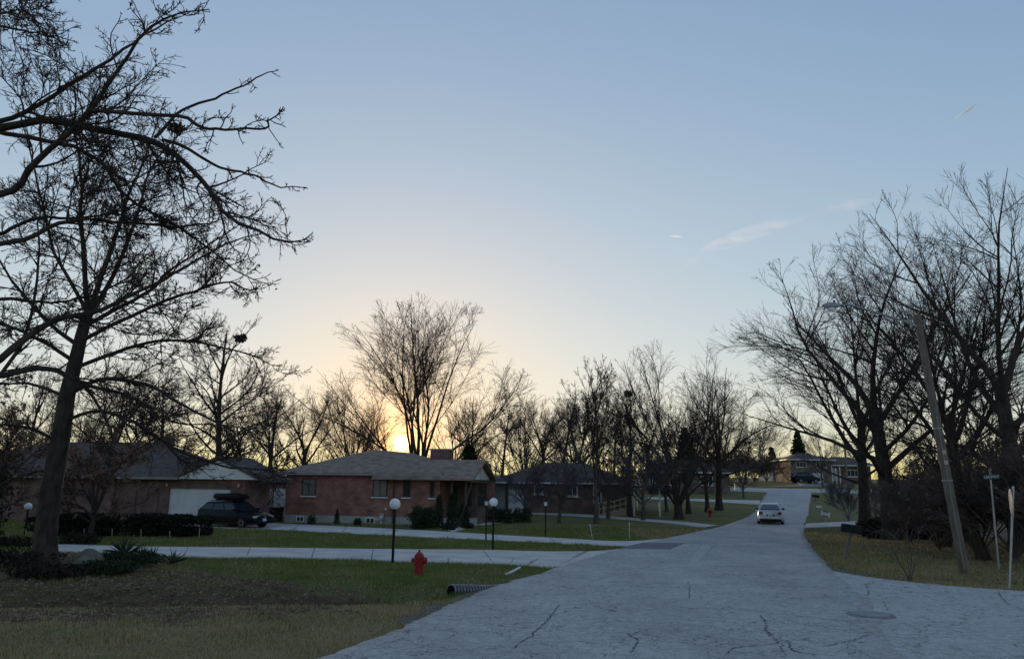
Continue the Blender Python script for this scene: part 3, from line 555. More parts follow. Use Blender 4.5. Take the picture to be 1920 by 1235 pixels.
# ------------------------------------------------------------------ hero trees
# the tree beyond the left edge whose limbs reach into the picture
Y0 = 12.5
tb = Vector((-11.6, Y0, h1(-11.6, Y0)))
T0 = [([(-420, 420), (-200, 300), (-60, 240), (0, 225), (60, 200), (130, 160), (200, 118), (260, 75), (310, 45), (345, 12)], .085, .011, .6),
      ([(-420, 440), (-200, 300), (-60, 252), (0, 242), (84, 223), (155, 233), (227, 246), (291, 257), (340, 282), (379, 317), (405, 350), (437, 392), (486, 416), (531, 432), (577, 425)], .12, .01, -.8),
      ([(-420, 560), (-180, 440), (-60, 385), (0, 366), (32, 356), (48, 324), (75, 298), (107, 272), (143, 240), (172, 207), (201, 175), (227, 136), (253, 104), (291, 75), (324, 58), (389, 45)], .1, .01, -1.6),
      ([(291, 257), (304, 246), (324, 220), (350, 198), (389, 185), (421, 168), (453, 149), (486, 133), (505, 128)], .045, .008, (-.4, .3)),
      ([(172, 207), (259, 214), (340, 220), (373, 236), (405, 245), (453, 249), (505, 249), (531, 246), (547, 230)], .05, .008, (-.96, -1.8)),
      ([(304, 262), (340, 272), (389, 301), (428, 317), (470, 321), (505, 334), (544, 348), (577, 343)], .045, .008, (-.42, .5)),
      ([(-200, 330), (-60, 262), (0, 250), (60, 258), (107, 269), (136, 275), (168, 292), (201, 314), (214, 343), (243, 380), (291, 409), (324, 429), (363, 458), (405, 493), (453, 529), (505, 552)], .07, .009, 1.6),
      ([(-400, 600), (-150, 500), (0, 459), (49, 451), (97, 429), (146, 422), (194, 422), (275, 425), (324, 425), (389, 422), (437, 409)], .075, .008, 1.0),
      ([(-400, 640), (-100, 470), (0, 441), (32, 425), (81, 412), (130, 416), (194, 411), (233, 409), (290, 395), (350, 372)], .06, .008, 2.2),
      ([(-420, 900), (-160, 770), (0, 672), (26, 646), (58, 620), (91, 597), (130, 587), (162, 581), (201, 568), (227, 557), (275, 526), (308, 503), (350, 480), (405, 458), (450, 440)], .1, .009, 1.5),
      ([(-420, 800), (-100, 715), (0, 704), (65, 686), (107, 689), (139, 699), (178, 715), (227, 720), (275, 736), (308, 759), (360, 775), (430, 778)], .085, .009, 2.4),
      ([(-420, 640), (-150, 580), (0, 561), (39, 563), (81, 566), (120, 560), (150, 552), (200, 535), (270, 520)], .055, .008, 2.8),
      ([(-420, 160), (-150, 40), (-20, 55), (30, 70), (65, 82), (115, 104)], .045, .006, -1.5),
      ([(-420, 100), (-150, -40), (20, -14), (55, 5), (75, 22), (97, 43)], .04, .005, -1.0),
      ([(-420, 190), (-100, 60), (0, 30), (40, 30), (70, 37)], .035, .005, -.5),
      ([(-420, 1000), (-200, 860), (-60, 760), (0, 700), (40, 640), (60, 560), (64, 480), (66, 420), (90, 330)], .07, .008, 2.5)]
hub = [tb+Vector((.1, 0, 2.2+.35*i)) for i in range(16)]
limbs = []
for k, (pp, r0, r1, dy) in enumerate(T0):
    w_ = PX(pp, Y0, dy)
    if pp[0][0] < -150:
        w_ = [Vector((tb.x+.15, Y0, max(2.0, min(8.0, w_[0].z*.8)))) ]+w_[1:]
    limbs.append((w_, r0*.7, r1*.8))
sp_hero = [dict(n=24, t0=.33, t1=1, ang=48, asd=14, ratio=.19, rsd=.07, K=8, wig=.16, trop=.035, rmin=.008, rr=.5, shape=.86, rl=.011, forkl=.1),
           dict(n=6.5, t0=.15, t1=1, ang=48, asd=14, ratio=.42, rsd=.16, K=4, wig=.18, trop=.04, rmin=.0065),
           dict(n=3.6, t0=.15, t1=1, ang=48, asd=14, ratio=.42, rsd=.15, K=2, wig=.16, trop=.05, rmin=.0055)]
hero('bare_tree', 'large bare tree beyond the left edge, its thick black limbs reaching across the sky', 'tree', tb,
     [tb+Vector((0, 0, -.3)), tb+Vector((.05, 0, 2)), tb+Vector((.1, .05, 5)), tb+Vector((.2, 0, 8)), tb+Vector((.35, 0, 10.5))], (.36, .16), limbs, sp_hero, seed=5)
# the big tree standing in the mulch bed
Y1 = 22.6; b1 = G(84, 1060); Y1 = b1.y
tr1 = PX([(84, 1066), (86, 1000), (99, 900), (117, 800), (126, 740), (141, 680), (155, 620), (166, 585)], Y1)
T1 = [([(166, 590), (160, 520), (157, 460), (155, 400), (158, 330), (150, 240), (140, 150)], .1, .012, .4),
      ([(168, 590), (185, 530), (205, 470), (222, 420), (238, 370), (260, 310), (300, 190)], .11, .012, -.5),
      ([(172, 588), (215, 510), (245, 440), (262, 380), (296, 300), (370, 215)], .09, .012, 1.2),
      ([(160, 610), (220, 580), (290, 545), (330, 515), (400, 470), (470, 430)], .085, .01, 1.8),
      ([(150, 640), (230, 600), (300, 572), (380, 548), (450, 530), (500, 545)], .075, .01, -2.0),
      ([(150, 650), (95, 610), (45, 560), (0, 500), (-60, 440)], .08, .01, .8),
      ([(143, 680), (80, 640), (10, 610), (-60, 590), (-150, 580)], .075, .01, -2.0),
      ([(140, 690), (220, 660), (290, 640), (360, 640), (440, 660), (505, 690)], .075, .01, 2.4),
      ([(128, 740), (185, 712), (260, 720), (320, 752), (395, 790), (450, 800)], .08, .01, -1.6),
      ([(126, 745), (70, 720), (10, 715), (-60, 730)], .065, .01, 2.0),
      ([(120, 790), (180, 770), (250, 790), (310, 830), (380, 862), (470, 880), (520, 885)], .065, .009, -1.2),
      ([(112, 830), (60, 800), (0, 790), (-70, 810)], .06, .009, -2.0),
      ([(105, 880), (60, 880), (10, 890), (-50, 920)], .05, .009, 1.0),
      ([(166, 590), (130, 520), (100, 450), (82, 350), (50, 200)], .075, .01, -1.0)]
sp1 = [dict(n=23, t0=.1, t1=1, ang=48, asd=14, ratio=.2, rsd=.08, K=8, wig=.12, trop=.035, rmin=.010, shape=.4, rl=.009, forkl=.3),
       dict(n=9, t0=.12, t1=1, ang=44, asd=13, ratio=.42, rsd=.13, K=4, wig=.14, trop=.035, rmin=.0085),
       dict(n=3.7, t0=.15, t1=1, ang=44, asd=13, ratio=.5, rsd=.15, K=2, wig=.15, trop=.04, rmin=.0068)]
t1_, lev1 = hero('bare_tree', 'tall bare tree with spreading limbs rooted in the mulch bed beside the boulder', 'tree', b1, tr1, (.3, .13), [(PX(p, Y1, dy), a*.8, b) for p, a, b, dy in T1], sp1, seed=8)
rg = np.random.default_rng(2); V, Q = leaves_on(rg, [l for l in lev1], 500, .05); link('leaves', npmesh('leaves', V, Q), M['brownleaf'], t1_)
# the sun tree behind the brick house
tree_proto('sun', 21, 'vase', 18, 1.2, .0085)
tree_proto('vase2', 22, 'vase', 15, .95, .008)
tree_proto('central1', 23, 'central', 15, .86, .008)
tree_proto('central2', 24, 'central', 13, .85, .008)
tree_proto('spread1', 25, 'spread', 13, .95, .008)
tree_proto('spread2', 26, 'spread', 16, 1.1, .0065)
tree_proto('spread3', 31, 'spread', 15, 1.0, .0065)
tree_proto('column', 27, 'column', 13, 1.0, .008)
tree_proto('small1', 28, 'small', 5, 1.2, .006)
tree_proto('small2', 29, 'small', 5.5, 1.3, .006)
tree_proto('shrub1', 30, 'shrub', 2.6, 1.0, .005)
tree_proto('brush', 32, 'shrub', 4.5, 1.1, .008)
def T(px, Y, key, label, rz, s=1.0, name='bare_tree', group=None, **k):
    p = onG(px, Y); return plant_tree(name, key, label, 'tree', p, rz, s, group, **k)
T(780, 72, 'sun', 'broad vase-shaped bare tree rising behind the brick house, the setting sun at its foot', .15, (1.25, 1.25, 1.1))
T(408, 60, 'central1', 'bare tree with a straight dark trunk rising behind the white garage gable', 1.0, (1.15, 1.15, 1.1))
T(500, 84, 'spread1', 'bare tree right of the straight-trunked one, between garage and brick house', 2.2, .95)
T(562, 78, 'spread1', 'low arching bare tree left of the brick house roof slope', 4.1, .9)
T(655, 95, 'vase2', 'bare tree half hidden left of the broad sun-lit tree', 3.0, .85)
T(300, 75, 'central2', 'bare tree behind the long roof left of the straight-trunked tree', .3, 1.0)
T(200, 70, 'spread2', 'wide bare tree behind the long dark roof', 5.2, .9)
T(30, 66, 'central1', 'bare tree behind the far left end of the long roof', 3.3, .85)
T(985, 88, 'vase2', 'bare tree right of the porch gable, behind two small conifers', 1.2, .82)
T(1050, 92, 'central2', 'rounded bare tree behind the left part of the brown brick house roof', 2.0, (1.1, 1.1, 1.05))
T(1090, 80, 'spread1', 'forked bare tree behind the middle of the brown brick house', 5.5, .85)
T(1118, 56, 'column', 'narrow tree with straight upswept branches in front of the brown brick house', .8, (.9, .9, .95), bark='bark2')
T(1182, 64, 'column', 'second upswept tree, just right of the narrow one, holding a leaf nest', 2.3, (.85, .85, .86))
T(1272, 62, 'vase2', 'big bare tree with thick trunk on the lawn left of the silver car', 2.6, (1.0, .95, .97))
T(1291, 68, 'central2', 'slender dark-trunked tree close behind the thick-trunked lawn tree', 4.0, .75)
T(1326, 70, 'spread1', 'thin low-forked tree beside the small far hydrant', .7, .62)
T(1348, 72, 'spread1', 'sturdy tree at the lawn edge nearest the silver car', 1.9, (1.0, 1.0, 1.02))
ORD = ('leftmost', 'second', 'third', 'fourth', 'fifth', 'sixth', 'seventh', 'eighth', 'ninth')
for k, (px, Yd, key, s, rz) in enumerate(((120, 92, 'vase2', .8, .5), (250, 98, 'spread1', 1.0, 1.5), (450, 100, 'vase2', .8, 3.5), (660, 112, 'vase2', .8, .9), (880, 104, 'spread1', .95, 1.9), (940, 110, 'central2', 1.0, 2.9))):
    T(px, Yd, key, ORD[k]+' bare tree, counted from the left, in the back row behind the two brick houses', rz, s, group='bare trees in the back row behind the brick houses')
for k, (px, Yd, key, s, rz) in enumerate(((1020, 112, 'spread1', 1.0, .4), (1080, 118, 'vase2', .85, 1.4), (1150, 110, 'central1', .8, 2.4), (1215, 116, 'spread1', 1.0, 3.4), (1300, 120, 'vase2', .85, 4.4), (1365, 126, 'spread1', .95, 5.4))):
    T(px, Yd, key, ORD[k]+' bare tree, counted from the left, in the back row behind the brown brick house', rz, s, group='bare trees in the back row behind the brown brick house')
T(1430, 150, 'vase2', 'distant bare tree above the left end of the far cross road', .2, .95)
T(1555, 165, 'vase2', 'distant bare tree behind the hillside brick house', 2.2, .85)
T(1400, 120, 'central2', 'distant bare tree left of the far grey garage', 1.2, .75)
T(1668, 42, 'spread2', 'wide dark tree whose limbs arch over the road at right', 2.9, (1.12, 1.12, 1.03), bark='bark')
T(1620, 52, 'spread3', 'tall bare tree behind the short utility pole', .9, 1.05)
T(1800, 40, 'spread3', 'tall bare tree directly behind the street name sign', 3.7, (1.0, 1.0, .98))
T(1905, 33, 'spread2', 'tallest bare tree at the right edge of the picture', 1.3, (1.0, 1.0, 1.04))
T(1835, 29, 'central2', 'dark trunk leaning left out of the roadside brush', .6, (.75, .75, .8), lean=(rad(-4), rad(-24)))
T(1765, 36, 'central2', 'vine-dark trunk leaning left just behind the leaning utility pole', 2.6, (.7, .7, .72), lean=(0, rad(-16)))
# small ornamental trees with dense crowns
for px, Yd, key, lb, s, rz in ((985, 58, 'small1', 'small dense-crowned tree left of the lantern post, in front of the brown brick house', 1.0, .5), (1048, 56, 'small2', 'small dense-crowned tree just right of the lantern post', .95, 2.0),
                               (1140, 62, 'small1', 'small purple-grey tree over the wooden ramp', 1.25, 4.0), (1205, 60, 'small2', 'small purple-grey tree beside the white signboard', 1.2, 1.0), (1395, 88, 'small1', 'small bushy tree at the lawn edge near the far driveway', 1.0, 3.0),
                               (1545, 112, 'small1', 'small bare tree in front of the hillside brick house', 1.15, 2.2), (1250, 70, 'small2', 'small dense tree behind the signboard', 1.1, 5.0)):
    T(px, Yd, key, lb, rz, s, name='ornamental_tree', twig='twig_grey', bark='bark2')
# brush on the right bank
lv = MESH['brush'][2]; rg = np.random.default_rng(4); Vl, Ql = leaves_on(rg, lv, 1300, .05); LEAFB = npmesh('leaves', Vl, Ql)
for k, (px, Yd, s, lb) in enumerate(((1700, 38, .85, 'reddish brush thicket left of the leaning utility pole'), (1755, 33, 1.0, 'reddish brush thicket behind the leaning utility pole'), (1830, 30, 1.15, 'tall reddish brush behind the street name post'),
                             (1895, 28, 1.2, 'tall reddish brush behind the edge-on road sign'), (1960, 27, 1.25, 'brush thicket at the right edge'), (1790, 40, 1.3, 'taller brush further back right of the leaning pole'), (1930, 36, 1.5, 'tallest back brush at the right edge'),
                             (1735, 45, 1.0, 'back brush right of the thick trunk'))):
    p = onG(px, Yd); plant_tree('brush_thicket', 'brush', lb, 'shrub', p, k*1.7, (s, s, s*.8), 'brush on the right bank', bark='twig_red', twig='twig_red', leaf=LEAFB)
for k, (px, Yd, s) in enumerate(((1330, 118, 1.1), (1360, 124, 1.3), (1390, 126, 1.2), (1418, 130, 1.2), (1440, 134, 1.0))):
    plant_tree('brush_thicket', 'brush', ('leftmost far brush left of the road end', 'second far brush from the left, beyond the far driveway', 'middle far brush beyond the far driveway', 'far brush just left of the grey garage', 'rightmost far brush against the grey garage')[k], 'shrub', onG(px, Yd), k*2.1, (s*1.4, s*1.4, s), 'far brush left of the road end', bark='twig_red', twig='twig_red', leaf=LEAFB)
for px, py, s, lb, rz in ((1592, 978, 1.15, 'round bare shrub behind the dark mailbox', .3), (1560, 940, .8, 'low bare shrub left of the short utility pole', 2.0), (1640, 955, 1.0, 'bare shrub right of the short utility pole', 4.0), (1700, 1005, .8, 'bare shrub in front of the dark hedge', 1.0)):
    p = G(px, py); plant_tree('bare_shrub', 'shrub1', lb, 'shrub', p, rz, s, None, bark='twig_red', twig='twig_grey')
# young multi-stemmed sapling on the right verge
sb = G(1705, 1090); Ys = sb.y
hero('sapling', 'young many-stemmed sapling on the verge at the side road', 'shrub', sb, PX([(1708, 1096), (1706, 1085), (1704, 1078)], Ys), (.05, .035),
     [(PX(p, Ys, dy), .016, .004) for p, dy in (([(1706, 1085), (1702, 1050), (1685, 1015), (1660, 995), (1632, 1000)], .6), ([(1706, 1086), (1708, 1050), (1700, 1015), (1690, 985)], -.3), ([(1708, 1085), (1716, 1060), (1735, 1030), (1748, 1000)], .4), ([(1704, 1086), (1690, 1060), (1672, 1030), (1668, 1000)], -.6), ([(1709, 1085), (1714, 1050), (1712, 1020), (1722, 985)], .5), ([(1703, 1086), (1695, 1066), (1675, 1045), (1650, 1030)], .2))],
     [dict(n=8, t0=.25, t1=1, ang=38, asd=12, ratio=.3, rsd=.1, K=5, wig=.12, trop=.03, rmin=.003), dict(n=4, t0=.2, t1=1, ang=40, asd=12, ratio=.4, rsd=.1, K=4, wig=.12, trop=.03, rmin=.0025)], bark='twig_red', twig='twig_red', seed=12, K=10)
# far wood that reads as one mass behind the houses
def far_wood():
    rg = np.random.default_rng(77); parts = []
    base = [generic(100+i, k, 11, .4, .024, 3) for i, k in enumerate(('vase', 'spread', 'central', 'spread'))]
    for _ in range(40):
        az = rg.uniform(-42, 42); d = rg.uniform(105, 175); x = d*math.tan(rad(az)); y = d
        if 26 < x < 62 and y < 140: continue
        if abs(math.atan2(x, y)-AZ) < .03: continue
        (tp, tR), lev = base[rg.integers(0, 4)]; a = rg.uniform(0, 6.28); s = rg.uniform(.6, 1.05); c, sn = math.cos(a)*s, math.sin(a)*s; Rm = np.array([[c, -sn, 0], [sn, c, 0], [0, 0, s*rg.uniform(.85, 1.15)]]); o = np.array([x, y, h1(x, y)])
        for P, R, S in [(tp, tR, 5)]+lev: parts.append(tubes(P@Rm.T+o, R*s, 3))
    # knee-high to head-high scrub closing the view between the trunks
    n = 1300; az = rg.uniform(-42, 44, n); d = rg.uniform(100, 180, n); x = d*np.tan(np.radians(az)); y = d; s = np.stack([x, y, H(x, y)], 1)
    keep = ~((x > 24) & (x < 66) & (y < 145)) & (np.abs(np.arctan2(x, y)-AZ) > .02); s = s[keep]; P = march(rg, s, np.array([0, 0, 1.])+rg.normal(0, .25, s.shape), rg.uniform(2, 5.5, len(s)), 4, .15, .0); R = taper(np.full(len(s), .06), .03, 4); parts.append(tubes(P, R, 3))
    c = sprout(rg, P, R, n=5, t0=.15, t1=1, ang=35, asd=12, ratio=.5, rsd=.1, K=3, wig=.1, trop=0, rmin=.03); parts.append(tubes(*c, 3))
    V, Q = merge(parts); tag(link('far_woodland', npmesh('far_woodland', V, Q), M['twig']), 'dark bare woodland far behind the houses', 'woodland', kind='stuff')
far_wood()
# conifers
def conifer(px, Y, h, label, seed):
    rg = np.random.default_rng(seed); p = onG(px, Y); t = thing('conifer', label, 'tree', p, 0)
    MB().bar((0, 0, -.2), (0, 0, h*.97), h*.016, 8, .02).build('trunk', M['bark'], t)
    n = int(26*h); z = rg.uniform(.06, 1, n)**.9*h; a = rg.uniform(0, 6.28, n); ln = (h-z)*.26*rg.uniform(.7, 1.15, n)+.25; s = np.stack([0*z, 0*z, z], 1)
    P = march(rg, s, np.stack([np.cos(a), np.sin(a), rg.uniform(-.25, .15, n)], 1), ln, 5, .05, .02); R = taper(np.full(n, .02), .006, 5)
    c = sprout(rg, P, R, n=9, t0=.1, t1=1, ang=55, asd=12, ratio=.35, rsd=.1, K=3, wig=.1, trop=-.02, rmin=.006)
    i = np.repeat(np.arange(len(c[0])), 7); k = rg.random(len(i))[:, None]; q = c[0][i, 0]*(1-k)+c[0][i, -1]*k+rg.normal(0, .05, (len(i), 3))
    V, Q = leafquads(rg, q, .16); Vb, Qb = merge([tubes(P, R, 3), tubes(*c, 3), (V, Q)])
    link('crown', npmesh('crown', Vb, Qb), M['evergreen'], t)
conifer(878, 66, 5.6, 'taller of the two dark conifers behind the brick house chimney', 1)
conifer(908, 70, 4.2, 'shorter of the two dark conifers behind the porch gable', 2)
conifer(1503, 150, 9.5, 'dark spruce left of the hillside brick house', 3)
conifer(1452, 160, 6.5, 'small dark conifer above the far cross road', 4)
conifer(1288, 105, 8, 'dark conifer behind the thick-trunked lawn tree', 5)
# nests
for px, py, Yn, r, lb in ((333, 240, 12.2, .12, 'small leafy nest high in the overhanging limbs at left'), (452, 634, 59.6, .42, 'dark ragged leaf clump in the straight-trunked tree'), (1178, 738, 63.5, .32, 'round leaf nest in the upswept tree')):
    rg = np.random.default_rng(int(px)); c = np.array(AT(px, py, Yn)); q = unit(rg.normal(0, 1, (170, 3)))*r*rg.random((170, 1))**.6; V, Q = leafquads(rg, q*np.array([1.3, 1, .9]), r*.36)
    tag(link('leaf_nest', npmesh('leaf_nest', V, Q), M['nest'], None, Vector(c)), lb, 'nest')

# ------------------------------------------------------------------ shrubs and hedges
def leafshape(rg, n, f, size):
    """n leaves over a closed shape: f(unit dirs, depth) -> points"""
    u = unit(rg.normal(0, 1, (n, 3))); k = rg.random((n, 1))**.35; return leafquads(rg, f(u, k), size)
def bush(px, py, wd, ht, label, shape='round', m='evergreen', n=2600, size=.05, dp=None, Y=None, name='shrub', group=None):
    rg = np.random.default_rng(int(px*7+py)); p = G(px, py) if Y is None else onG(px, Y); t = thing(name, label, 'shrub', p, 0, group); dp = dp or wd
    def f(u, k):
        bumps = 1+.12*np.sin(u[:, :1]*7+px)+.1*np.sin(u[:, 1:2]*9+2)+.1*np.sin(u[:, 2:]*8+1)
        if shape == 'cone':
            z = (u[:, 2:]+1)/2; zz = z**1.0; r = (1-zz)**.75*k*bumps; xy = unit(u[:, :2]); return np.concatenate([xy*r*wd/2, zz*ht], 1)
        if shape == 'column':
            z = (u[:, 2:]+1)/2; r = np.minimum(1, (1-z)*2.2)**.6*k*bumps; xy = unit(u[:, :2]); return np.concatenate([xy*r*wd/2, z*ht], 1)
        q = np.sign(u)*np.abs(u)**(.55 if shape == 'box' else .8); q = q*k*(bumps if shape != 'box' else 1+.04*np.sin(u[:, :1]*17)); return np.concatenate([q[:, :1]*wd/2, q[:, 1:2]*dp/2, (q[:, 2:]*.5+.5)*ht], 1)
    V, Q = leafshape(rg, n, f, size); link('foliage', npmesh('foliage', V, Q), M[m], t)
    s = MB()
    for k in range(3): s.bar((0, 0, -.1), (wd*.18*math.cos(k*2.1), dp*.18*math.sin(k*2.1), ht*.7), .03, 5, .012)
    s.build('stem', M['bark'], t); return t
bush(796, 992, 2.0, 1.3, 'big round clipped bush at the corner of the brick wall', n=5200, size=.06)
bush(822, 991, .62, 2.0, 'left of the two column evergreens beside the porch', 'column', n=2200, dp=.6)
bush(847, 990, .75, 2.1, 'right of the two column evergreens beside the porch', 'column', n=2400, dp=.7)
bush(868, 988, .85, 1.45, 'dark upright bush left of the porch steps', 'column', n=2000)
bush(631, 984, .46, 1.05, 'small cone-shaped evergreen against the pale foundation', 'cone', n=1400, size=.035)
bush(584, 983, .6, .6, 'little round shrub right of the left basement window', n=900, size=.04)
bush(670, 986, .5, .48, 'small rusty round shrub against the foundation', n=900, size=.04, m='hedge')
bush(924, 980, 1.3, 1.0, 'dark round bush right of the porch steps', n=2200)
bush(948, 980, 1.2, .95, 'dark round bush behind the globe lamp by the porch', n=2200)
bush(978, 979, 1.6, 1.0, 'dark spreading bush at the lawn edge left of the lantern post', n=2400)
bush(842, 994, .9, .4, 'low ragged bush in front of the column evergreens', n=900, m='hedge')
bush(876, 991, .8, .35, 'low ragged bush at the bend of the front walk', n=800, m='hedge')
bush(1072, 956, 1.0, .9, 'round bush under the brown brick wall between two windows', n=1400, size=.07)
bush(1238, 926, 3.2, 1.2, 'dark bushes before the far brick house', n=2200, size=.09)
bush(1110, 955, 1.4, .9, 'dark bush below the tall white window', n=1200, size=.07)
hd = bush(232, 1000, 8.6, 1.05, 'long clipped dark hedge in front of the brick garage wall', 'box', 'hedge', 30000, .065, 1.4, Y=36.5, name='hedge')
for k in range(7): MB().bar((-3.9+k*1.3, -.74, -.1), (-3.9+k*1.3+random.uniform(-.05, .05), -.76, random.uniform(.3, .5)), .018, 5).build('stake', M['lumber'], hd)
bush(1690, 1000, 5.0, 1.15, 'long dark hedge behind the mailbox on the right', 'box', 'hedge', 7000, .08, 1.2, Y=43, name='hedge')
bush(1650, 992, 2.2, .9, 'short dark hedge beside the short utility pole', 'box', 'hedge', 3000, .08, 1.0, Y=47, name='hedge')
bush(-60, 985, 2.2, 3.2, 'dark ragged evergreen at the left edge left of the globe lamp', 'round', 'hedge', 6000, .07, Y=27)
# groundcover of the mulch bed
def bed():
    rg = np.random.default_rng(9)
    k = 0
    for px, py, w_, h_, lb, m in ((20, 1026, 1.8, .4, 'low dark groundcover left of the big tree trunk', 'hedge'), (150, 1020, 1.7, .45, 'low dark groundcover right behind the big tree trunk', 'hedge'), (20, 1060, 2.2, .4, 'ragged dark groundcover at the left edge', 'hedge'), (240, 1058, 1.8, .35, 'ragged groundcover under the yuccas', 'evergreen'), (200, 1075, 1.6, .3, 'low groundcover in front of the boulder', 'evergreen'), (95, 1082, 1.8, .3, 'low groundcover at the foot of the big tree', 'hedge')):
        bush(px, py, w_, h_, lb, 'round', m, 1300, .05, w_*.7, name='groundcover')
    for px, py, n, s, lb in ((323, 1056, 26, .55, 'spiky yucca standing apart at the end of the mulch bed'), (285, 1050, 34, .55, 'spiky yucca at the right of the bed, next to the single one'), (232, 1040, 60, .8, 'largest pale yucca clump in the mulch bed'), (265, 1046, 30, .5, 'small yucca between the clump and the bed edge')):
        p = G(px, py); t = thing('yucca', lb, 'plant', p, 0, 'yuccas in the mulch bed')
        a = rg.uniform(0, 6.28, n); e = rg.uniform(.25, 1.5, n); ln = s*rg.uniform(.6, 1.1, n); d = np.stack([np.cos(a)*np.cos(e), np.sin(a)*np.cos(e), np.sin(e)], 1); sd = unit(np.cross(d, UP))
        w0 = .018; b0 = d*.02; m1 = d*ln[:, None]*.55; tip = d*ln[:, None]-UP*(ln*.12)[:, None]
        V = np.stack([b0-sd*w0, b0+sd*w0, m1+sd*w0*.9, tip, m1-sd*w0*.9], 1).reshape(-1, 3); me = bpy.data.meshes.new('blade'); 
        link('blades', npmesh('blades', V, np.arange(5*n).reshape(-1, 5)), M['yucca'], t)
        MB().lathe([(.05, -.08), (.06, .03), (.02, .08)], 8).build('crown_base', M['bark'], t)
    b = MB(); p = G(165, 1060); rr = random.Random(3)
    bm = bmesh.new(); bmesh.ops.create_icosphere(bm, subdivisions=3, radius=1)
    for v in bm.verts:
        c = v.co; f = 1+.14*math.sin(c.x*4+1)+.12*math.sin(c.y*5+c.z*3)+rr.uniform(-.03, .03); v.co = Vector((c.x*.42*f, c.y*.35*f, max(c.z, -.5)*.3*f+.1))
    me = bpy.data.meshes.new('boulder'); bm.to_mesh(me); bm.free(); tag(link('boulder', me, M['stone'], None, p), 'rounded mossy boulder in the mulch bed beside the big tree', 'rock')
    # fallen stick
    a, c = G(112, 1078), G(300, 1072)
    s = MB(); s.tube([a+Vector((0, 0, .05)), (a*.6+c*.4)+Vector((0, .05, .1)), (a*.3+c*.7)+Vector((0, -.1, .06)), c+Vector((0, 0, .04))], [.022, .018, .014, .006]); tag(s.build('fallen_branch', M['bark2']), 'thin fallen branch lying along the front of the mulch bed', 'branch')
    # brown-leaved young oak
    tree_proto('oak', 41, 'small', 5.6, 1.0, .008); lv = MESH['oak'][2]; V, Q = leaves_on(np.random.default_rng(6), lv, 5200, .065); me = npmesh('leaves', V, Q)
    for px, Yd, s, lb in ((-10, 41, 1.0, 'young oak still holding brown leaves, left of the big trunk'), (175, 33, .85, 'young oak with brown leaves right of the big trunk, before the brick wall'), (-90, 33, 1.1, 'young brown-leaved oak past the left edge')):
        plant_tree('young_oak', 'oak', lb, 'tree', onG(px, Yd), px*.1, s, leaf=me)
bed()

# ------------------------------------------------------------------ grass blades and fallen leaves
def scatter(n, x0, x1, y0, y1, ok):
    x = rng.uniform(x0, x1, n); y = rng.uniform(y0, y1, n); k = ok(x, y); x, y = x[k], y[k]; k = ~paved(x+rng.normal(0, .05, len(x)), y+rng.normal(0, .05, len(x))); return x[k], y[k]
def in_view(x, y): return np.abs(x/y+0.0) < .72
def grass():
    def ok(x, y):
        d, g = zones(x, y); return in_view(x, y) & (rng.random(len(x)) > d*.85) & (rng.random(len(x)) < np.clip(16/y, .12, 1)**1.2)
    x, y = scatter(2600000, -36, 26, 9, 52, ok); n = len(x)
    d, g = zones(x, y); z = H(x, y); p = np.stack([x, y, z-.005], 1)
    a = rng.uniform(0, 6.28, n); ht = rng.uniform(.02, .065, n)*(1+y/40)*(.75+.6*(np.sin(x*2.1+np.sin(y*1.7)*1.5)*np.sin(y*2.3+np.sin(x*1.3))>.35)); wd = .0035+.0006*y/2
    s = np.stack([np.cos(a), np.sin(a), 0*a], 1)*wd[:, None]; tip = p+np.stack([rng.normal(0, .02, n), rng.normal(0, .02, n), ht], 1)
    patch = .5+.5*np.sin(x*1.3+np.sin(y*.9)*2)*np.sin(y*1.1+np.sin(x*.7)*2)
    isg = rng.random(n) < np.clip(g+.35*(patch-.5), 0, 1)
    for k, (nm, lb) in enumerate((('dry_grass', 'short tan winter grass on the verges'), ('green_grass', 'short green grass on the lawns'))):
        w_ = isg if k else ~isg; V = np.stack([p[w_]-s[w_], p[w_]+s[w_], tip[w_]], 1).reshape(-1, 3)
        tag(link(nm, npmesh(nm, V, np.arange(len(V)).reshape(-1, 3)), leaf_mat(nm, *(((.56, .4, .24), (.38, .28, .155)), ((.12, .17, .04), (.22, .24, .07)))[k], .3)), lb, 'grass', kind='stuff')
grass()
def litter():
    rg = np.random.default_rng(15)
    def okd(x, y):
        d, g = zones(x, y); return rg.random(len(x)) < np.clip(d*1.2, .05, 1)
    x, y = scatter(80000, -24, 22, 10, 40, lambda x, y: in_view(x, y) & okd(x, y)); p = np.stack([x, y, H(x, y)+.015], 1)
    ab = DB-DA; t = rg.uniform(.1, .75, 5200); b = DA+ab*t[:, None]+rg.normal(0, .28, (5200, 2)); p = np.concatenate([p, np.stack([b[:, 0], b[:, 1], H(b[:, 0], b[:, 1])+.02], 1)])
    V, Q = leafquads(rg, p, .05, .75); tag(link('fallen_leaves', npmesh('fallen_leaves', V, Q), M['litter']), 'brown fallen leaves in the ditch and mulch bed', 'leaves', kind='stuff')
litter()
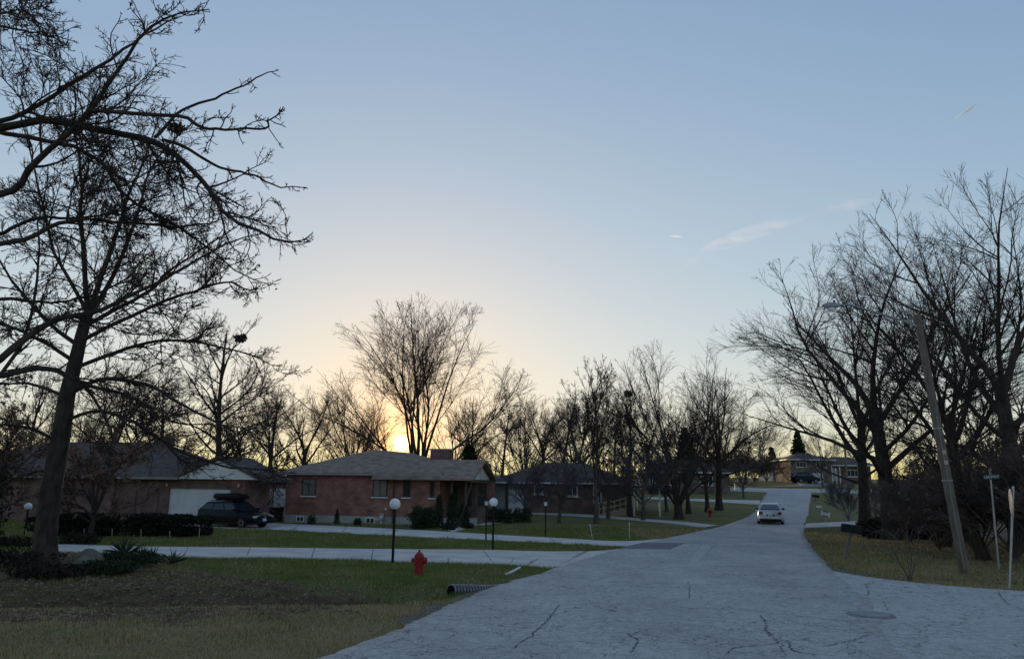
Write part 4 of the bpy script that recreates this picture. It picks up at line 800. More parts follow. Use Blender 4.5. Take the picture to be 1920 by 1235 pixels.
# ------------------------------------------------------------------ houses
def window(par, u0, u1, z0, z1, v=0, pane='glass', frame='trim_brown', sill='white', mull=1, axis='u', fw=.06):
    """window on the wall plane v (facing -v) or, with axis 'v', on plane u facing +u"""
    def bx(mb, a0, a1, b0, b1, d0, d1): return mb.box((a0, v-d1, b0), (a1, v-d0, b1)) if axis == 'u' else mb.box((v+d0, a0, b0), (v+d1, a1, b1))
    f = MB(); bx(f, u0, u1, z1-fw, z1, .002, .05); bx(f, u0, u1, z0, z0+fw, .002, .05); bx(f, u0, u0+fw, z0+fw, z1-fw, .002, .05); bx(f, u1-fw, u1, z0+fw, z1-fw, .002, .05)
    fr = f.build('window', M[frame], par)
    n = mull+1; g = (u1-u0-2*fw)/n
    for k in range(n):
        p = MB(); bx(p, u0+fw+g*k+(.02 if k else 0), u0+fw+g*(k+1)-(.02 if k < n-1 else 0), z0+fw, z1-fw, .004, .02); p.build('pane', M[pane], fr)
    for k in range(1, n):
        m = MB(); bx(m, u0+fw+g*k-.02, u0+fw+g*k+.02, z0+fw, z1-fw, .003, .045); m.build('mullion', M[frame], fr)
    if sill: s = MB(); bx(s, u0-.08, u1+.08, z0-.08, z0-.002, .002, .1); s.build('sill', M[sill], fr)
    return fr
def hip_roof(par, u0, u1, v0, v1, z, ra, rb, rise, m, th=.16, fascia='gutter', name='roof'):
    """ra, rb: ridge ends (u,v)"""
    mb = MB(); A = [(u0, v0, z+th), (u1, v0, z+th), (u1, v1, z+th), (u0, v1, z+th)]; r = [(*ra, z+th+rise), (*rb, z+th+rise)]
    if abs(ra[1]-rb[1]) > abs(ra[0]-rb[0]): fs = [(0, 1, 4), (1, 2, 5, 4), (2, 3, 5), (3, 0, 4, 5)]
    else: fs = [(0, 1, 5, 4), (1, 2, 5), (2, 3, 4, 5), (3, 0, 4)]
    mb.add(A+r, fs+[(3, 2, 1, 0)]); ro = mb.build(name, M[m], par)
    MB().box((u0+.02, v0+.02, z), (u1-.02, v1-.02, z+th-.003)).build('fascia', M[fascia], ro); return ro
def gable_roof(par, u0, u1, v0, v1, z, rise, m, along='v', th=.14, name='gable_roof'):
    mb = MB()
    if along == 'v':
        c = (u0+u1)/2; prof = [(u0, z), (c, z+rise), (u1, z), (u1, z+th), (c, z+rise+th*1.15), (u0, z+th)]; mb.prism(prof, v0, v1, 'y')
    else:
        c = (v0+v1)/2; prof = [(v0, z), (c, z+rise), (v1, z), (v1, z+th), (c, z+rise+th*1.15), (v0, z+th)]; mb.prism(prof, u0, u1, 'x')
    return mb.build(name, M[m], par)
# -- the red brick ranch house in the middle
hp = G(532, 979); h2 = thing('brick_house', 'red brick ranch house with hip roof and white porch gable, mid picture', 'house', hp, rad(-13))
h2.scale = (1.05, 1.05, 1)
MB().box((.03, .03, -.6), (10.37, 13.9, .55)).build('foundation', M['foundation'], h2)
MB().box((0, 0, .552), (10.4, 14, 3.2)).build('wall', M['brick_red'], h2)
hip_roof(h2, -.6, 10.7, -.55, 14.6, 3.15, (4.0, 4.6), (4.6, 10.2), 1.75, 'shingle')
window(h2, 1.15, 2.1, 1.78, 2.9, pane='curtain'); window(h2, 6.0, 6.95, 1.78, 2.9, pane='curtain'); window(h2, 8.0, 8.5, 1.78, 2.9); window(h2, 9.75, 10.05, 1.78, 2.8, mull=0)
window(h2, .85, 1.4, .06, .44, .03, frame='offwhite', sill=None); window(h2, 5.6, 6.2, .06, .46, .03, frame='offwhite', sill=None)
MB().box((6.9, 8.2, 3.3), (8.3, 9.1, 5.2)).build('chimney', M['brick_dark'], h2); MB().box((6.82, 8.12, 5.202), (8.38, 9.18, 5.3)).build('chimney_cap', M['foundation'], h2)
MB().bar((7.4, -.06, .1), (7.4, -.06, 3.1), .045, 8).build('downspout', M['trim_brown'], h2)
MB().lathe([(.16, 0), (.16, .14), (.1, .2)], 10, (3.1, 3.2, 4.3)).build('roof_vent', M['shingle_dark'], h2)
mt = MB().box((6.6, -.16, .32), (6.85, -.01, .72)).build('electric_meter', M['siding'], h2); MB().lathe([(.1, 0), (.1, .08), (.06, .1)], 12, (6.72, -.25, .52), 'y').build('dial', M['white'], mt)
MB().box((6.85, -.03, .95), (6.97, -.002, 1.1)).build('outlet_cover', M['offwhite'], h2)
# porch wing: gable faces the street
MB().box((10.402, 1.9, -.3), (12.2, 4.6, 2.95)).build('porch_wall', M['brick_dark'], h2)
MB().box((10.38, -.2, -.4), (12.3, 1.898, .5)).build('porch_floor', M['concrete'], h2)
gable_roof(h2, 6.2, 12.75, -.75, 5.0, 2.9, 1.22, 'shingle', 'u')
MB().prism([(-.4, 2.96), (4.65, 2.96), (2.12, 4.03)], 12.3, 12.36, 'x').build('gable_board', M['offwhite'], h2)
MB().box((12.364, 2.1, 2.98), (12.38, 2.15, 4.0)).build('gable_seam', M['gutter'], h2)
MB().box((12.2, -.5, 2.78), (12.6, 4.8, 2.895)).build('porch_beam', M['trim_brown'], h2)
for u, v in ((12.1, -.1), (12.1, 1.5), (11.2, -.1)): MB().box((u-.06, v-.06, .502), (u+.06, v+.06, 2.895)).build('porch_post', M['trim_brown'], h2)
dd = MB().box((10.6, 1.84, .51), (11.4, 1.898, 2.6)).build('door', M['trim_brown'], h2); MB().box((10.7, 1.82, 1.3), (10.95, 1.838, 2.4)).build('door_glass', M['glass'], dd)
window(h2, 11.5, 12.1, 1.2, 2.6, 1.9, sill=None)
window(h2, 2.2, 4.2, 1.2, 2.6, 12.2, axis='v', mull=2, sill=None)
for k in range(4): MB().box((11.0, -.5-.3*k, -.6), (12.2, -.202-.3*k, .5-.17*(k+1)+.04)).build('step', M['concrete'], h2)
MB().bar((12.25, -.25, .5), (12.25, -1.5, -.2), .03, 6).bar((12.25, -.25, .5), (12.25, -.25, 1.4), .03, 6).bar((12.25, -1.5, -.2), (12.25, -1.5, .6), .03, 6).bar((12.25, -.25, 1.4), (12.25, -1.5, .6), .03, 6).build('handrail', M['black'], h2)
MB().bar((12.5, -.3, 2.75), (12.0, -1.1, .1), .05, 6).build('slanted_brace', M['trim_brown'], h2)
st = thing('garden_stool', 'small white stool at the foot of the brick wall', 'stool', G(708, 983), rad(-13))
MB().box((-.25, -.12, .3), (.25, .12, .34)).build('seat', M['white'], st)
for a in (-.22, .22):
    for b in (-.09, .09): MB().box((a-.02, b-.02, -.02), (a+.02, b+.02, .3)).build('leg', M['white'], st)
# -- the brick house with the garage at left
gp = G(311, 983); h1_ = thing('brick_house', 'brick house at left with white garage door and pale gable', 'house', gp, rad(-12))
MB().box((4.2, 0, -.5), (5.15, 3, 2.75)).box((-.3, 0, -.5), (0, .4, 2.75)).box((0, 0, 2.2), (4.2, .4, 2.75)).build('garage_wall', M['brick_dark'], h1_)
gd = MB().box((0, .12, -.4), (4.2, .2, 2.2)).build('garage_door', M['doorwhite'], h1_)
for k in range(4):
    for j in range(4): MB().box((.12+j*1.02, .1, .1+k*.5), (1.02+j*1.02, .118, .52+k*.5)).build('panel', M['doorwhite'], gd)
MB().box((-18, 0, -.5), (-.302, 9, 2.75)).build('wall', M['brick_dark'], h1_)
for k in range(5): MB().box((-7.2+k*1.55, -.1, -.5), (-6.9+k*1.55, -.001, 2.7)).build('pilaster', M['brick_dark'], h1_)
hip_roof(h1_, -18.8, .9, -.6, 9.6, 2.72, (-13.5, 4.5), (-4.2, 4.5), 2.35, 'shingle_dark')
gable_roof(h1_, .2, 6.6, -.5, 3.3, 2.62, 1.35, 'shingle_dark', 'v', .16)
MB().prism([(.6, 2.77), (6.2, 2.77), (3.4, 3.93)], -.36, -.3, 'y').build('gable_board', M['offwhite'], h1_)
for k in range(1, 9):
    hh = .12*k; a = .6+2.8*hh/1.16; MB().box((a+.03, -.372, 2.77+hh), (6.77-a, -.362, 2.776+hh)).build('clapboard_edge', M['gutter'], h1_)
MB().box((-4.4, 4.1, 4.6), (-3.4, 4.9, 5.5)).build('chimney', M['brick_dark'], h1_)
for u, z in ((4.75, 2.3), (-.15, 2.3)):
    MB().lathe([(.05, 0), (.075, .05), (.075, .16), (.03, .2)], 8, (u, -.08, z)).build('wall_lamp', M['lumber'], h1_)
# -- low building between the two brick houses
op = onG(484, 60); ob = thing('outbuilding', 'low brown outbuilding with white doors between the two brick houses', 'garage', op, rad(-13))
MB().box((0, 0, -.5), (3.2, 5, 2.55)).build('wall', M['brick_brown'], ob); MB().box((-.3, -.4, 2.552), (3.5, 5.4, 2.75)).build('roof', M['shingle_dark'], ob); MB().box((1.2, -.42, 2.6), (3.4, -.402, 2.7)).build('fascia', M['offwhite'], ob)
MB().box((.0, -.06, 0), (.45, -.002, 2.0)).build('shutter', M['offwhite'], ob); MB().box((.5, -.06, 0), (1.15, -.002, 2.05)).build('door', M['siding'], ob); MB().box((1.25, -.06, 0), (2.6, -.002, 2.05)).build('garage_door', M['doorwhite'], ob)
bp_ = G(517, 977); bn = thing('trash_cart', 'dark trash cart with pale lid edge, left of the brick wall', 'bin', bp_, rad(-13))
MB().prism([(-.3, 0), (.3, 0), (.38, .95), (-.38, .95)], -.35, .35, 'y').build('body', M['plastic_black'], bn, bevel=.02); MB().box((-.4, -.37, .952), (.4, .37, 1.0)).build('lid', M['siding'], bn)
for s in (-1, 1): MB().lathe([(.1, -.04), (.1, .04)], 12, (s*.26, .3, .1), 'x').build('wheel', M['tyre'], bn)
# -- brown brick house
p3 = G(988, 961); h3 = thing('brick_house', 'low brown brick house with white-framed windows behind the small trees', 'house', p3, rad(-4))
MB().box((0, 0, -.5), (8.6, 9, 2.5)).build('wall', M['brick_brown'], h3)
MB().box((-2.9, .5, -.5), (-.002, 8, 2.45)).build('garage_wall', M['siding'], h3); MB().box((-1.6, .44, -.1), (-.35, .498, 1.9)).build('garage_door', M['white'], h3); MB().box((-1.9, .42, -.3), (-1.65, .498, 2.4)).build('corner_post', M['trim_brown'], h3)
hip_roof(h3, -3.4, 9.2, -.6, 9.6, 2.42, (1.4, 4.5), (5, 4.5), 1.75, 'shingle_dark', fascia='gutter')
MB().box((-3.36, -.66, 2.44), (9.16, -.602, 2.54)).build('gutter', M['offwhite'], h3)
window(h3, .6, 1.35, 1.55, 2.35, frame='white', mull=0, fw=.08); window(h3, 3.4, 4.3, 1.4, 2.3, frame='white', fw=.1); window(h3, 5.6, 6.3, .85, 2.35, frame='white', mull=2, sill=None, fw=.08, pane='glass')
MB().box((8.62, -1.5, 2.2), (11.2, 4, 2.35)).build('carport_roof', M['shingle_dark'], h3)
for u in (8.9, 11.0): MB().box((u-.06, -1.4, -.5), (u+.06, -1.28, 2.198)).build('carport_post', M['offwhite'], h3)
# wheelchair ramp in pale lumber
rp = G(1130, 966); rmp = thing('wooden_ramp', 'pale lumber ramp with rails before the brown brick house', 'ramp', rp, rad(10))
MB().prism([(0, -.1), (2.0, -.1), (2.0, .62), (0, .06)], 0, 1.1, 'y').build('deck', M['lumber'], rmp)
for v in (-.05, 1.15):
    for k in range(5):
        u = .05+k*.48; z = .06+.28*u; MB().box((u-.04, v-.04, -.2), (u+.04, v+.04, z+.85)).build('post', M['lumber'], rmp)
    for dz_ in (.42, .84): MB().beam((.0, v-.06, .06+dz_), (2.05, v-.06, .62+dz_), .05, .1).build('rail', M['lumber'], rmp)
# -- far brick house on the left of the road
p4 = onG(1205, 96); h4 = thing('brick_house', 'far brick house with pale eaves, left of the road before the hill', 'house', p4, rad(-6))
MB().box((0, 0, -.5), (10.5, 8, 2.35)).build('wall', M['brick_tan'], h4); hip_roof(h4, -.7, 11.2, -.7, 8.7, 2.33, (4, 4), (7, 4), 1.5, 'shingle_dark', fascia='offwhite')
window(h4, .9, 1.6, .8, 2.0, frame='white'); MB().box((2.0, -.05, 0), (2.9, -.002, 2.0)).build('door', mat('green door', (.12, .22, .2), .5), h4); window(h4, 3.3, 4.6, .9, 2.0, frame='white', mull=2); window(h4, 7, 8.5, .9, 2.0, frame='white', mull=2)
MB().box((1.7, -.06, 1.7), (1.95, -.002, 2.0)).build('red_wreath', M['red'], h4)
# -- split-level house on the hill
p5 = onG(1487, 131); h5 = thing('brick_house', 'split-level brick house on the rise beyond the cross road', 'house', p5, rad(-3))
MB().box((0, 0, -.8), (6.6, 9, 3.75)).build('wall', M['brick_tan'], h5); MB().box((6.602, 1, -.8), (13.5, 9, 2.9)).build('side_wall', M['brick_brown'], h5)
hip_roof(h5, -.8, 7.3, -.8, 9.8, 3.7, (2.8, 4.5), (3.8, 4.5), 1.2, 'shingle_dark', fascia='offwhite'); hip_roof(h5, 6.0, 14.3, .2, 9.8, 2.85, (8.5, 5), (11.5, 5), 1.5, 'shingle_dark', fascia='offwhite', name='side_roof')
window(h5, .9, 2.6, 2.55, 3.4, frame='white', mull=2); window(h5, 4.2, 5.9, 2.55, 3.4, frame='white', mull=2); window(h5, 9.4, 11.6, 1.1, 2.2, 1, frame='white', mull=2)
MB().box((7.1, .9, .4), (8.0, .998, 2.5)).build('door', mat('pale blue door', (.3, .38, .45), .5), h5)
for u in (6.9, 8.2): MB().box((u-.08, .4, -.5), (u+.08, .56, 2.84)).build('porch_post', M['white'], h5)
MB().box((3.0, -.06, -.3), (5.2, -.002, 1.6)).build('garage_door', M['doorwhite'], h5)
p6 = onG(1452, 142); h6 = thing('garage', 'pale grey garage with white eave left of the hillside house', 'garage', p6, rad(6))
MB().box((0, 0, -1), (3.6, 6, 2.3)).build('wall', M['siding'], h6); MB().box((-.4, -.4, 2.302), (4, 6.4, 2.42)).build('fascia', M['white'], h6); gable_roof(h6, -.4, 4, -.4, 6.4, 2.425, .8, 'shingle_dark', 'u')
MB().box((.5, -.05, -.3), (3.1, -.002, 2.0)).build('garage_door', M['doorwhite'], h6)
for u in (.1, 3.5): MB().box((u-.05, -.08, -.6), (u+.05, -.002, 2.3)).build('corner_board', M['white'], h6)

# ------------------------------------------------------------------ vehicles
def car(name, label, loc, rz, paint, st, cab, wb, wr, tail='sedan', scale=1):
    """x forward. st: lower body stations (x, half width, z bottom, z belt); cab: (x, z) of rear bottom, rear top, front top, front bottom + half widths"""
    t = thing(name, label, 'car', loc, rz)
    mb = MB(); n = len(st); ring = []
    for x, w_, z0, z1 in st:
        zm = z0+(z1-z0)*.5; half = [(w_*.9, z0), (w_, z0+.1), (w_*1.0, zm), (w_*.97, z1-.08), (w_*.9, z1), (w_*.5, z1+.025)]
        ring.append([(x, y, z) for y, z in half]+[(x, -y, z) for y, z in half[::-1]])
    m = 12; vs_ = [p for r in ring for p in r]; fs = [(i*m+j, i*m+(j+1) % m, (i+1)*m+(j+1) % m, (i+1)*m+j) for i in range(n-1) for j in range(m)]+[tuple(range(m))[::-1], tuple((n-1)*m+j for j in range(m))]
    mb.add(vs_, fs); mb.build('body', M[paint], t, smooth=True, bevel=.0)
    (xa, za), (xb, zb), (xc, zc), (xd, zd), wbelt, wroof = cab
    xm = (xb+xc)/2
    prof = [(xa, za-.06, wbelt), (xb, zb, wroof), (xb+.12, zb+.05, wroof*.97), (xm, max(zb, zc)+.075, wroof*.97), (xc-.12, zc+.05, wroof*.97), (xc, zc, wroof), (xd, zd-.06, wbelt)]
    lowz = lambda x: za-.06+(zd-za)*(x-xa)/(xd-xa)
    L = [(x, w_, z) for x, z, w_ in prof]; R_ = [(x, -w_, z) for x, z, w_ in prof]; k = len(prof)
    fs = [(i, i+1, k+i+1, k+i) for i in range(k-1)]+[tuple(range(k)), tuple(range(2*k-1, k-1, -1)), (0, k, 2*k-1, k-1)]
    cb = MB().add(L+R_, fs).build('cabin', M[paint], t, smooth=True)
    def quad(nm, q, m_, par=cb, th=.006):
        a, b, c, d = [Vector(v) for v in q]; nn = (b-a).cross(d-a).normalized()*th; MB().add([a, b, c, d, a+nn, b+nn, c+nn, d+nn], [(3, 2, 1, 0), (4, 5, 6, 7), (0, 1, 5, 4), (1, 2, 6, 5), (2, 3, 7, 6), (3, 0, 4, 7)]).build(nm, M[m_], par)
    lerp = lambda a, b, f: tuple(a[i]+(b[i]-a[i])*f for i in range(3))
    for s in (1, -1):
        A = (xa, s*(wbelt), za-.06); B = (xb, s*wroof, zb); Cc = (xc, s*wroof, zc); D = (xd, s*wbelt, zd-.06)
        def at(f, g): # f along length, g height
            return lerp(lerp(A, D, f), lerp(B, Cc, f), g)
        cuts = [(.05, .3), (.34, .62), (.66, .94)] if tail != 'sedan' else [(.1, .47), (.51, .9)]
        for f0, f1 in cuts:
            q = [at(f0, .22), at(f1, .22), at(f1, .86), at(f0, .86)]; quad('side_window', q if s < 0 else q[::-1], 'carglass')
        mr_ = MB().box((xd-.35, s*(wbelt+.02) if s > 0 else s*(wbelt+.24), zd+.02), (xd-.22, s*(wbelt+.24) if s > 0 else s*(wbelt+.02), zd+.16)).build('mirror', M['black' if paint == 'silver' else paint], t, bevel=.02)
    quad('windscreen', [(xd-.02, -wbelt*.88, zd-.0), (xd-.02, wbelt*.88, zd-.0), (xc+.03, wroof*.88, zc-.04), (xc+.03, -wroof*.88, zc-.04)], 'carglass', th=.03)
    quad('rear_window', [(xa+.03, wbelt*.86, za+.03), (xa+.03, -wbelt*.86, za+.03), (xb-.02, -wroof*.86, zb-.05), (xb-.02, wroof*.86, zb-.05)], 'carglass', th=.035)
    for x in (-wb/2, wb/2):
        for s in (1, -1):
            yo = s*(max(w_ for _, w_, _, _ in st)+.012)
            wh = MB().lathe([(wr*.62, 0), (wr*.98, 0), (wr, -.03*s), (wr, -.2*s), (wr*.6, -.2*s)], 20, (x, yo, wr), 'y').build('wheel', M['tyre'], t, smooth=True)
            rim = MB().lathe([(.05, .004*s), (wr*.62, .004*s), (wr*.64, -.03*s)], 20, (x, yo, wr), 'y'); 
            rim.build('rim', M['rim'], wh, smooth=True)
            for a in range(5): MB().beam((x, yo+.012*s, wr), (x+wr*.58*math.cos(a*1.2566), yo+.012*s, wr+wr*.58*math.sin(a*1.2566)), .05, .016, (0, 1, 0)).build('spoke', M['black'], wh)
            ar = MB(); nn = 12; arc = [(x+(wr+.075)*math.cos(a), wr+(wr+.075)*math.sin(a)) for a in np.linspace(-.25, math.pi+.25, nn)]
            inn = [(x+(wr+.02)*math.cos(a), wr+(wr+.02)*math.sin(a)) for a in np.linspace(-.25, math.pi+.25, nn)]
            y2 = yo-.004*s; vv = [(px_, y2, pz) for px_, pz in arc]+[(px_, y2, pz) for px_, pz in inn]+[(px_, y2-.12*s, pz) for px_, pz in arc]+[(px_, y2-.12*s, pz) for px_, pz in inn]
            ar.add(vv, [(i, i+1, nn+i+1, nn+i) for i in range(nn-1)]+[(2*nn+i, 2*nn+i+1, i+1, i) for i in range(nn-1)]+[(nn+i, nn+i+1, 3*nn+i+1, 3*nn+i) for i in range(nn-1)]); ar.build('wheel_arch', M['black'] if paint != 'silver' else M['silver'], t)
    return t
sd = G(1445, 981)
rdir = Vector((RR[10][0]-RR[8][0], RR[10][1]-RR[8][1])); ra_ = math.atan2(rdir.y, rdir.x)
S1 = car('car', 'silver sedan driving away up the road', sd, rad(72), 'silver',
         [(-2.3, .72, .42, .88), (-2.2, .82, .3, 1.0), (-1.6, .88, .24, 1.02), (-.6, .89, .2, .96), (.8, .89, .2, .94), (1.6, .87, .22, .88), (2.2, .78, .28, .76), (2.34, .62, .36, .66)],
         ((-1.75, 1.02), (-.95, 1.4), (.25, 1.42), (1.1, .95), .8, .58), 2.7, .32)
for s in (1, -1):
    MB().box((-2.31, s*.5 if s > 0 else s*.77, .72), (-2.19, s*.77 if s > 0 else s*.5, .9)).build('tail_light', M['redlens'], S1, bevel=.015)
pl = MB().box((-2.325, -.27, .62), (-2.30, .27, .74)).build('plate_recess', M['black'], S1); MB().box((-2.332, -.16, .63), (-2.326, .16, .73)).build('number_plate', M['plate'], pl)
MB().box((-2.36, -.78, .42), (-2.2, .78, .58)).build('bumper', M['silver'], S1, bevel=.04); MB().box((-2.3, -.74, .24), (-2.1, .74, .42)).build('lower_bumper', M['black'], S1, bevel=.03)
wp = G(430, 990)
S2 = car('car', 'black station wagon with a roof box parked before the garage', (wp.x, wp.y+.85, wp.z+.03), rad(-26), 'carblack',
         [(-2.32, .7, .4, .92), (-2.22, .82, .28, 1.0), (-1.4, .87, .22, .98), (-.4, .875, .2, .95), (.8, .875, .2, .93), (1.5, .86, .22, .88), (2.1, .78, .26, .76), (2.3, .62, .34, .66)],
         ((-2.2, .98), (-1.75, 1.4), (.35, 1.42), (1.12, .94), .8, .6), 2.7, .32, 'wagon')
for s in (1, -1):
    MB().box((2.08, s*.42 if s > 0 else s*.76, .58), (2.27, s*.76 if s > 0 else s*.42, .72)).build('headlight', M['lens'], S2, bevel=.02)
    MB().beam((-1.5, s*.55, 1.53), (.2, s*.55, 1.53), .04, .03).build('roof_rail', M['black'], S2)
MB().box((2.26, -.36, .58), (2.315, .36, .7)).build('grille', M['black'], S2); MB().lathe([(.06, 0), (.055, .02)], 14, (2.316, 0, .66), 'x').build('badge', M['rim'], S2)
pb = MB().box((2.2, -.76, .3), (2.36, .76, .52)).build('bumper', M['carblack'], S2, bevel=.05); MB().box((2.362, -.26, .42), (2.372, .05, .57)).build('number_plate', M['plate'], S2)
rb = MB().prism([(-1.45, 1.62), (-1.5, 1.8), (-1.35, 1.93), (-.2, 1.95), (.4, 1.86), (.62, 1.74), (.55, 1.64)], -.42, .42, 'y').build('roof_box', M['box_black'], S2, smooth=True, bevel=.05)
for x in (-1.1, .1): MB().box((x-.03, -.56, 1.54), (x+.03, .56, 1.62)).build('crossbar', M['black'], rb)
vp = onG(1513, 126.5)
S3 = car('car', 'black sport utility vehicle before the hillside brick house', vp+Vector((0, 0, .04)), rad(12), 'carblack',
         [(-2.3, .74, .45, 1.05), (-2.2, .86, .33, 1.12), (-1.2, .92, .28, 1.1), (.8, .92, .28, 1.06), (1.6, .9, .3, 1.02), (2.2, .82, .36, .9), (2.32, .68, .42, .8)],
         ((-2.2, 1.1), (-1.85, 1.62), (.3, 1.64), (1.1, 1.06), .84, .66), 2.7, .37, 'wagon')

# ------------------------------------------------------------------ lamps, hydrants, signs, poles
def globe_lamp(p, ht, r, label):
    t = thing('globe_lamp', label, 'lamp post', p, 0, 'globe lamps along the driveways'); po = MB().bar((0, 0, -.2), (0, 0, ht-2*r+.02), .042, 12).build('post', M['black'], t, smooth=True)
    MB().lathe([(.05, ht-2*r-.02), (.09, ht-2*r+.03), (.1, ht-2*r+.06)], 12).build('collar', M['black'], t)
    b = MB(); b.lathe([(r*math.sin(a), ht-r-r*math.cos(a)) for a in np.linspace(.25, math.pi-.02, 14)], 24); b.build('globe', M['globe'], t, smooth=True)
p = G(736, 1056); globe_lamp(p, (AT(740, 934, p.y).z-p.z), .175, 'nearest white globe lamp, on a black post left of the red hydrant')
p = G(924, 1031); globe_lamp(p, (AT(927, 933, p.y).z-p.z), .17, 'white globe lamp on a black post in front of the porch gable')
p = onG(53, 37); globe_lamp(p, (AT(59, 942, 37).z-p.z), .17, 'white globe lamp at far left behind the big trunk')
def lantern(p, ht, label):
    t = thing('lantern_post', label, 'lamp post', p, 0, 'lantern posts on the lawns'); MB().bar((0, 0, -.2), (0, 0, ht-.36), .035, 10).build('post', M['black'], t, smooth=True)
    MB().lathe([(.03, ht-.4), (.1, ht-.34), (.1, ht-.32)], 8).build('base_cup', M['black'], t)
    g = MB().lathe([(.075, ht-.32), (.1, ht-.12)], 6).build('lantern_glass', M['globe'], t)
    for k in range(6): MB().bar((.08*math.cos(k*1.047), .08*math.sin(k*1.047), ht-.32), (.107*math.cos(k*1.047), .107*math.sin(k*1.047), ht-.12), .008, 4).build('cage_bar', M['black'], g)
    MB().lathe([(.13, ht-.12), (.05, ht-.03), (.012, ht+.02)], 6).build('cap', M['black'], t)
p = G(911, 1013); lantern(p, AT(913, 934, p.y).z-p.z, 'thin lantern post close to the left of the porch globe lamp'); p = G(1023, 1006); lantern(p, AT(1025, 936, p.y).z-p.z, 'black lantern post standing alone on the lawn before the brown brick house')
def hydrant(p, h, label, rz=0):
    t = thing('fire_hydrant', label, 'hydrant', p, rz); k = h/.76; t.scale = (k*1.05,)*3
    MB().lathe([(.15, -.05), (.15, .03), (.13, .05), (.13, .3), (.165, .31), (.165, .35), (.135, .36), (.135, .52), (.165, .53), (.165, .565)], 18).build('barrel', M['hydrant'], t, smooth=True)
    bo = MB().lathe([(.15, .566), (.145, .6), (.11, .66), (.06, .695), (.04, .7)], 18).build('bonnet', M['hydrant'], t, smooth=True); MB().lathe([(.035, .7), (.035, .77)], 5).build('operating_nut', M['hydrant'], bo)
    for a, r in ((0, .085), (math.pi/2, .062), (-math.pi/2, .062), (math.pi, .06)):
        d = Vector((math.cos(a), math.sin(a), 0)); z = Vector((0, 0, .45)); n_ = MB(); n_.bar(z+d*.11, z+d*.19, r, 12); n_.bar(z+d*.19, z+d*.235, r*1.2, 8); n_.bar(z+d*.235, z+d*.262, r*.45, 5)
        n_.build('nozzle', M['hydrant'], t)
    for a in range(8): MB().lathe([(.014, .345), (.014, .365)], 6, (.15*math.cos(a*.785), .15*math.sin(a*.785), 0)).build('bolt', M['hydrant'], t)
p = G(785, 1078); hydrant(p, AT(787, 1033, p.y).z-p.z, 'red fire hydrant on the lawn in front of the driveway', rad(-15)); p = G(1331, 969); hydrant(p, .7, 'tiny far red hydrant at the lawn edge left of the silver car', .3)
# corrugated culvert
a = G(845, 1117); b = G(918, 1103); c0 = Vector((a.x, a.y, a.z+.11)); c1 = Vector((b.x+.25, b.y+.15, b.z-.08)); d = (c1-c0); L = d.length; d.normalize(); n_ = 220
cu = thing('culvert_pipe', 'black ribbed culvert pipe end beside the road', 'pipe', c0)
MB().tube([d*float(q) for q in np.linspace(0, L, 30)], [.118]*30, 22).build('pipe', M['plastic_black'], cu, smooth=True)
RIB = mat('pipe rib sheen grey', (.1, .1, .105), .3, (.2, .2, .21), 8, spec=.6)  # sheen on the rib tops is put into this paler grey
for k in range(int(L/.1)):
    MB().tube([d*(k*.1+q) for q in (.0, .008, .025, .042, .05)], [.117, .136, .142, .136, .117], 22).build('rib', RIB, cu, smooth=True)
# white broken pipe
a = G(950, 1080); b = G(975, 1070); wpz = thing('broken_pipe', 'short white broken pipe lying in the grass by the road', 'pipe', a); d = (b-a)+Vector((0, 0, .06))
MB().tube([Vector((0, 0, .04))+d*q for q in (0, .3, .6, 1)], [.035, .04, .036, .03], 10).build('tube', M['white'], wpz, smooth=True); MB().tube([Vector((0, 0, .05))+d*q for q in (-.12, -.01)], [.03, .05], 8).build('torn_end', M['steel'], wpz)
# driveway stakes
for px, py, px2, py2, lb in ((1112, 1011, 1106, 982, 'leaning thin white driveway stake'), (1180, 1012, 1180, 979, 'upright thin white driveway stake')):
    a = G(px, py); t = thing('driveway_stake', lb, 'stake', a, 0); MB().bar((0, 0, -.1), AT(px2, py2, a.y)-a, .013, 6).build('rod', M['white'], t); q = AT(px2, py2, a.y)-a; MB().bar(q*.9, q*1.0, .02, 6).build('reflector', M['globe'], t)
# signboard
a = G(1196, 957); t = thing('signboard', 'tall white signboard on a white post in front of the far houses', 'sign', a, rad(6)); z0 = AT(1196, 932, a.y).z-a.z; z1 = AT(1196, 902, a.y).z-a.z
MB().box((-.04, -.04, -.2), (.04, .04, z1+.1)).build('post', M['white'], t); MB().box((-.26, -.07, z0), (.26, -.042, z1)).build('board', M['white'], t, bevel=.01)
# mailboxes
def mailbox(px, py, px2, py2, s, label, rz):
    a = G(px, py); top = AT(px2, py2, a.y)-a; t = thing('mailbox', label, 'mailbox', a, 0)
    MB().beam((0, 0, -.2), top, .1, .1, (0, 1, 0)).build('post', M['pole'], t)
    c, s_ = math.cos(rz), math.sin(rz); prof = [(-.1, 0), (.1, 0), (.1, .14)]+[(.1*math.cos(q), .14+.1*math.sin(q)) for q in np.linspace(0, math.pi, 9)][1:-1]+[(-.1, .14)]
    bx_ = MB().prism(prof, -.28, .28, 'y').build('box', M['black'], t); bx_.location = top; bx_.rotation_euler = (rad(6), rad(8), rz); bx_.scale = (s,)*3
    MB().prism([(q[0]*1.04, q[1]*1.03) for q in prof], -.31, -.285, 'y').build('door', M['black'], bx_); MB().box((.105, -.12, .12), (.115, -.09, .3)).build('flag', M['red'], bx_)
mailbox(1578, 1049, 1596, 998, 1.2, 'black mailbox on a leaning wooden post at the right verge', rad(58)); mailbox(1529, 939, 1529, 932, 1.2, 'small far black mailbox at the right of the road', rad(80))
mailbox(1370, 917, 1371, 910, 1.0, 'farthest dark mailbox by the cross road', rad(20))
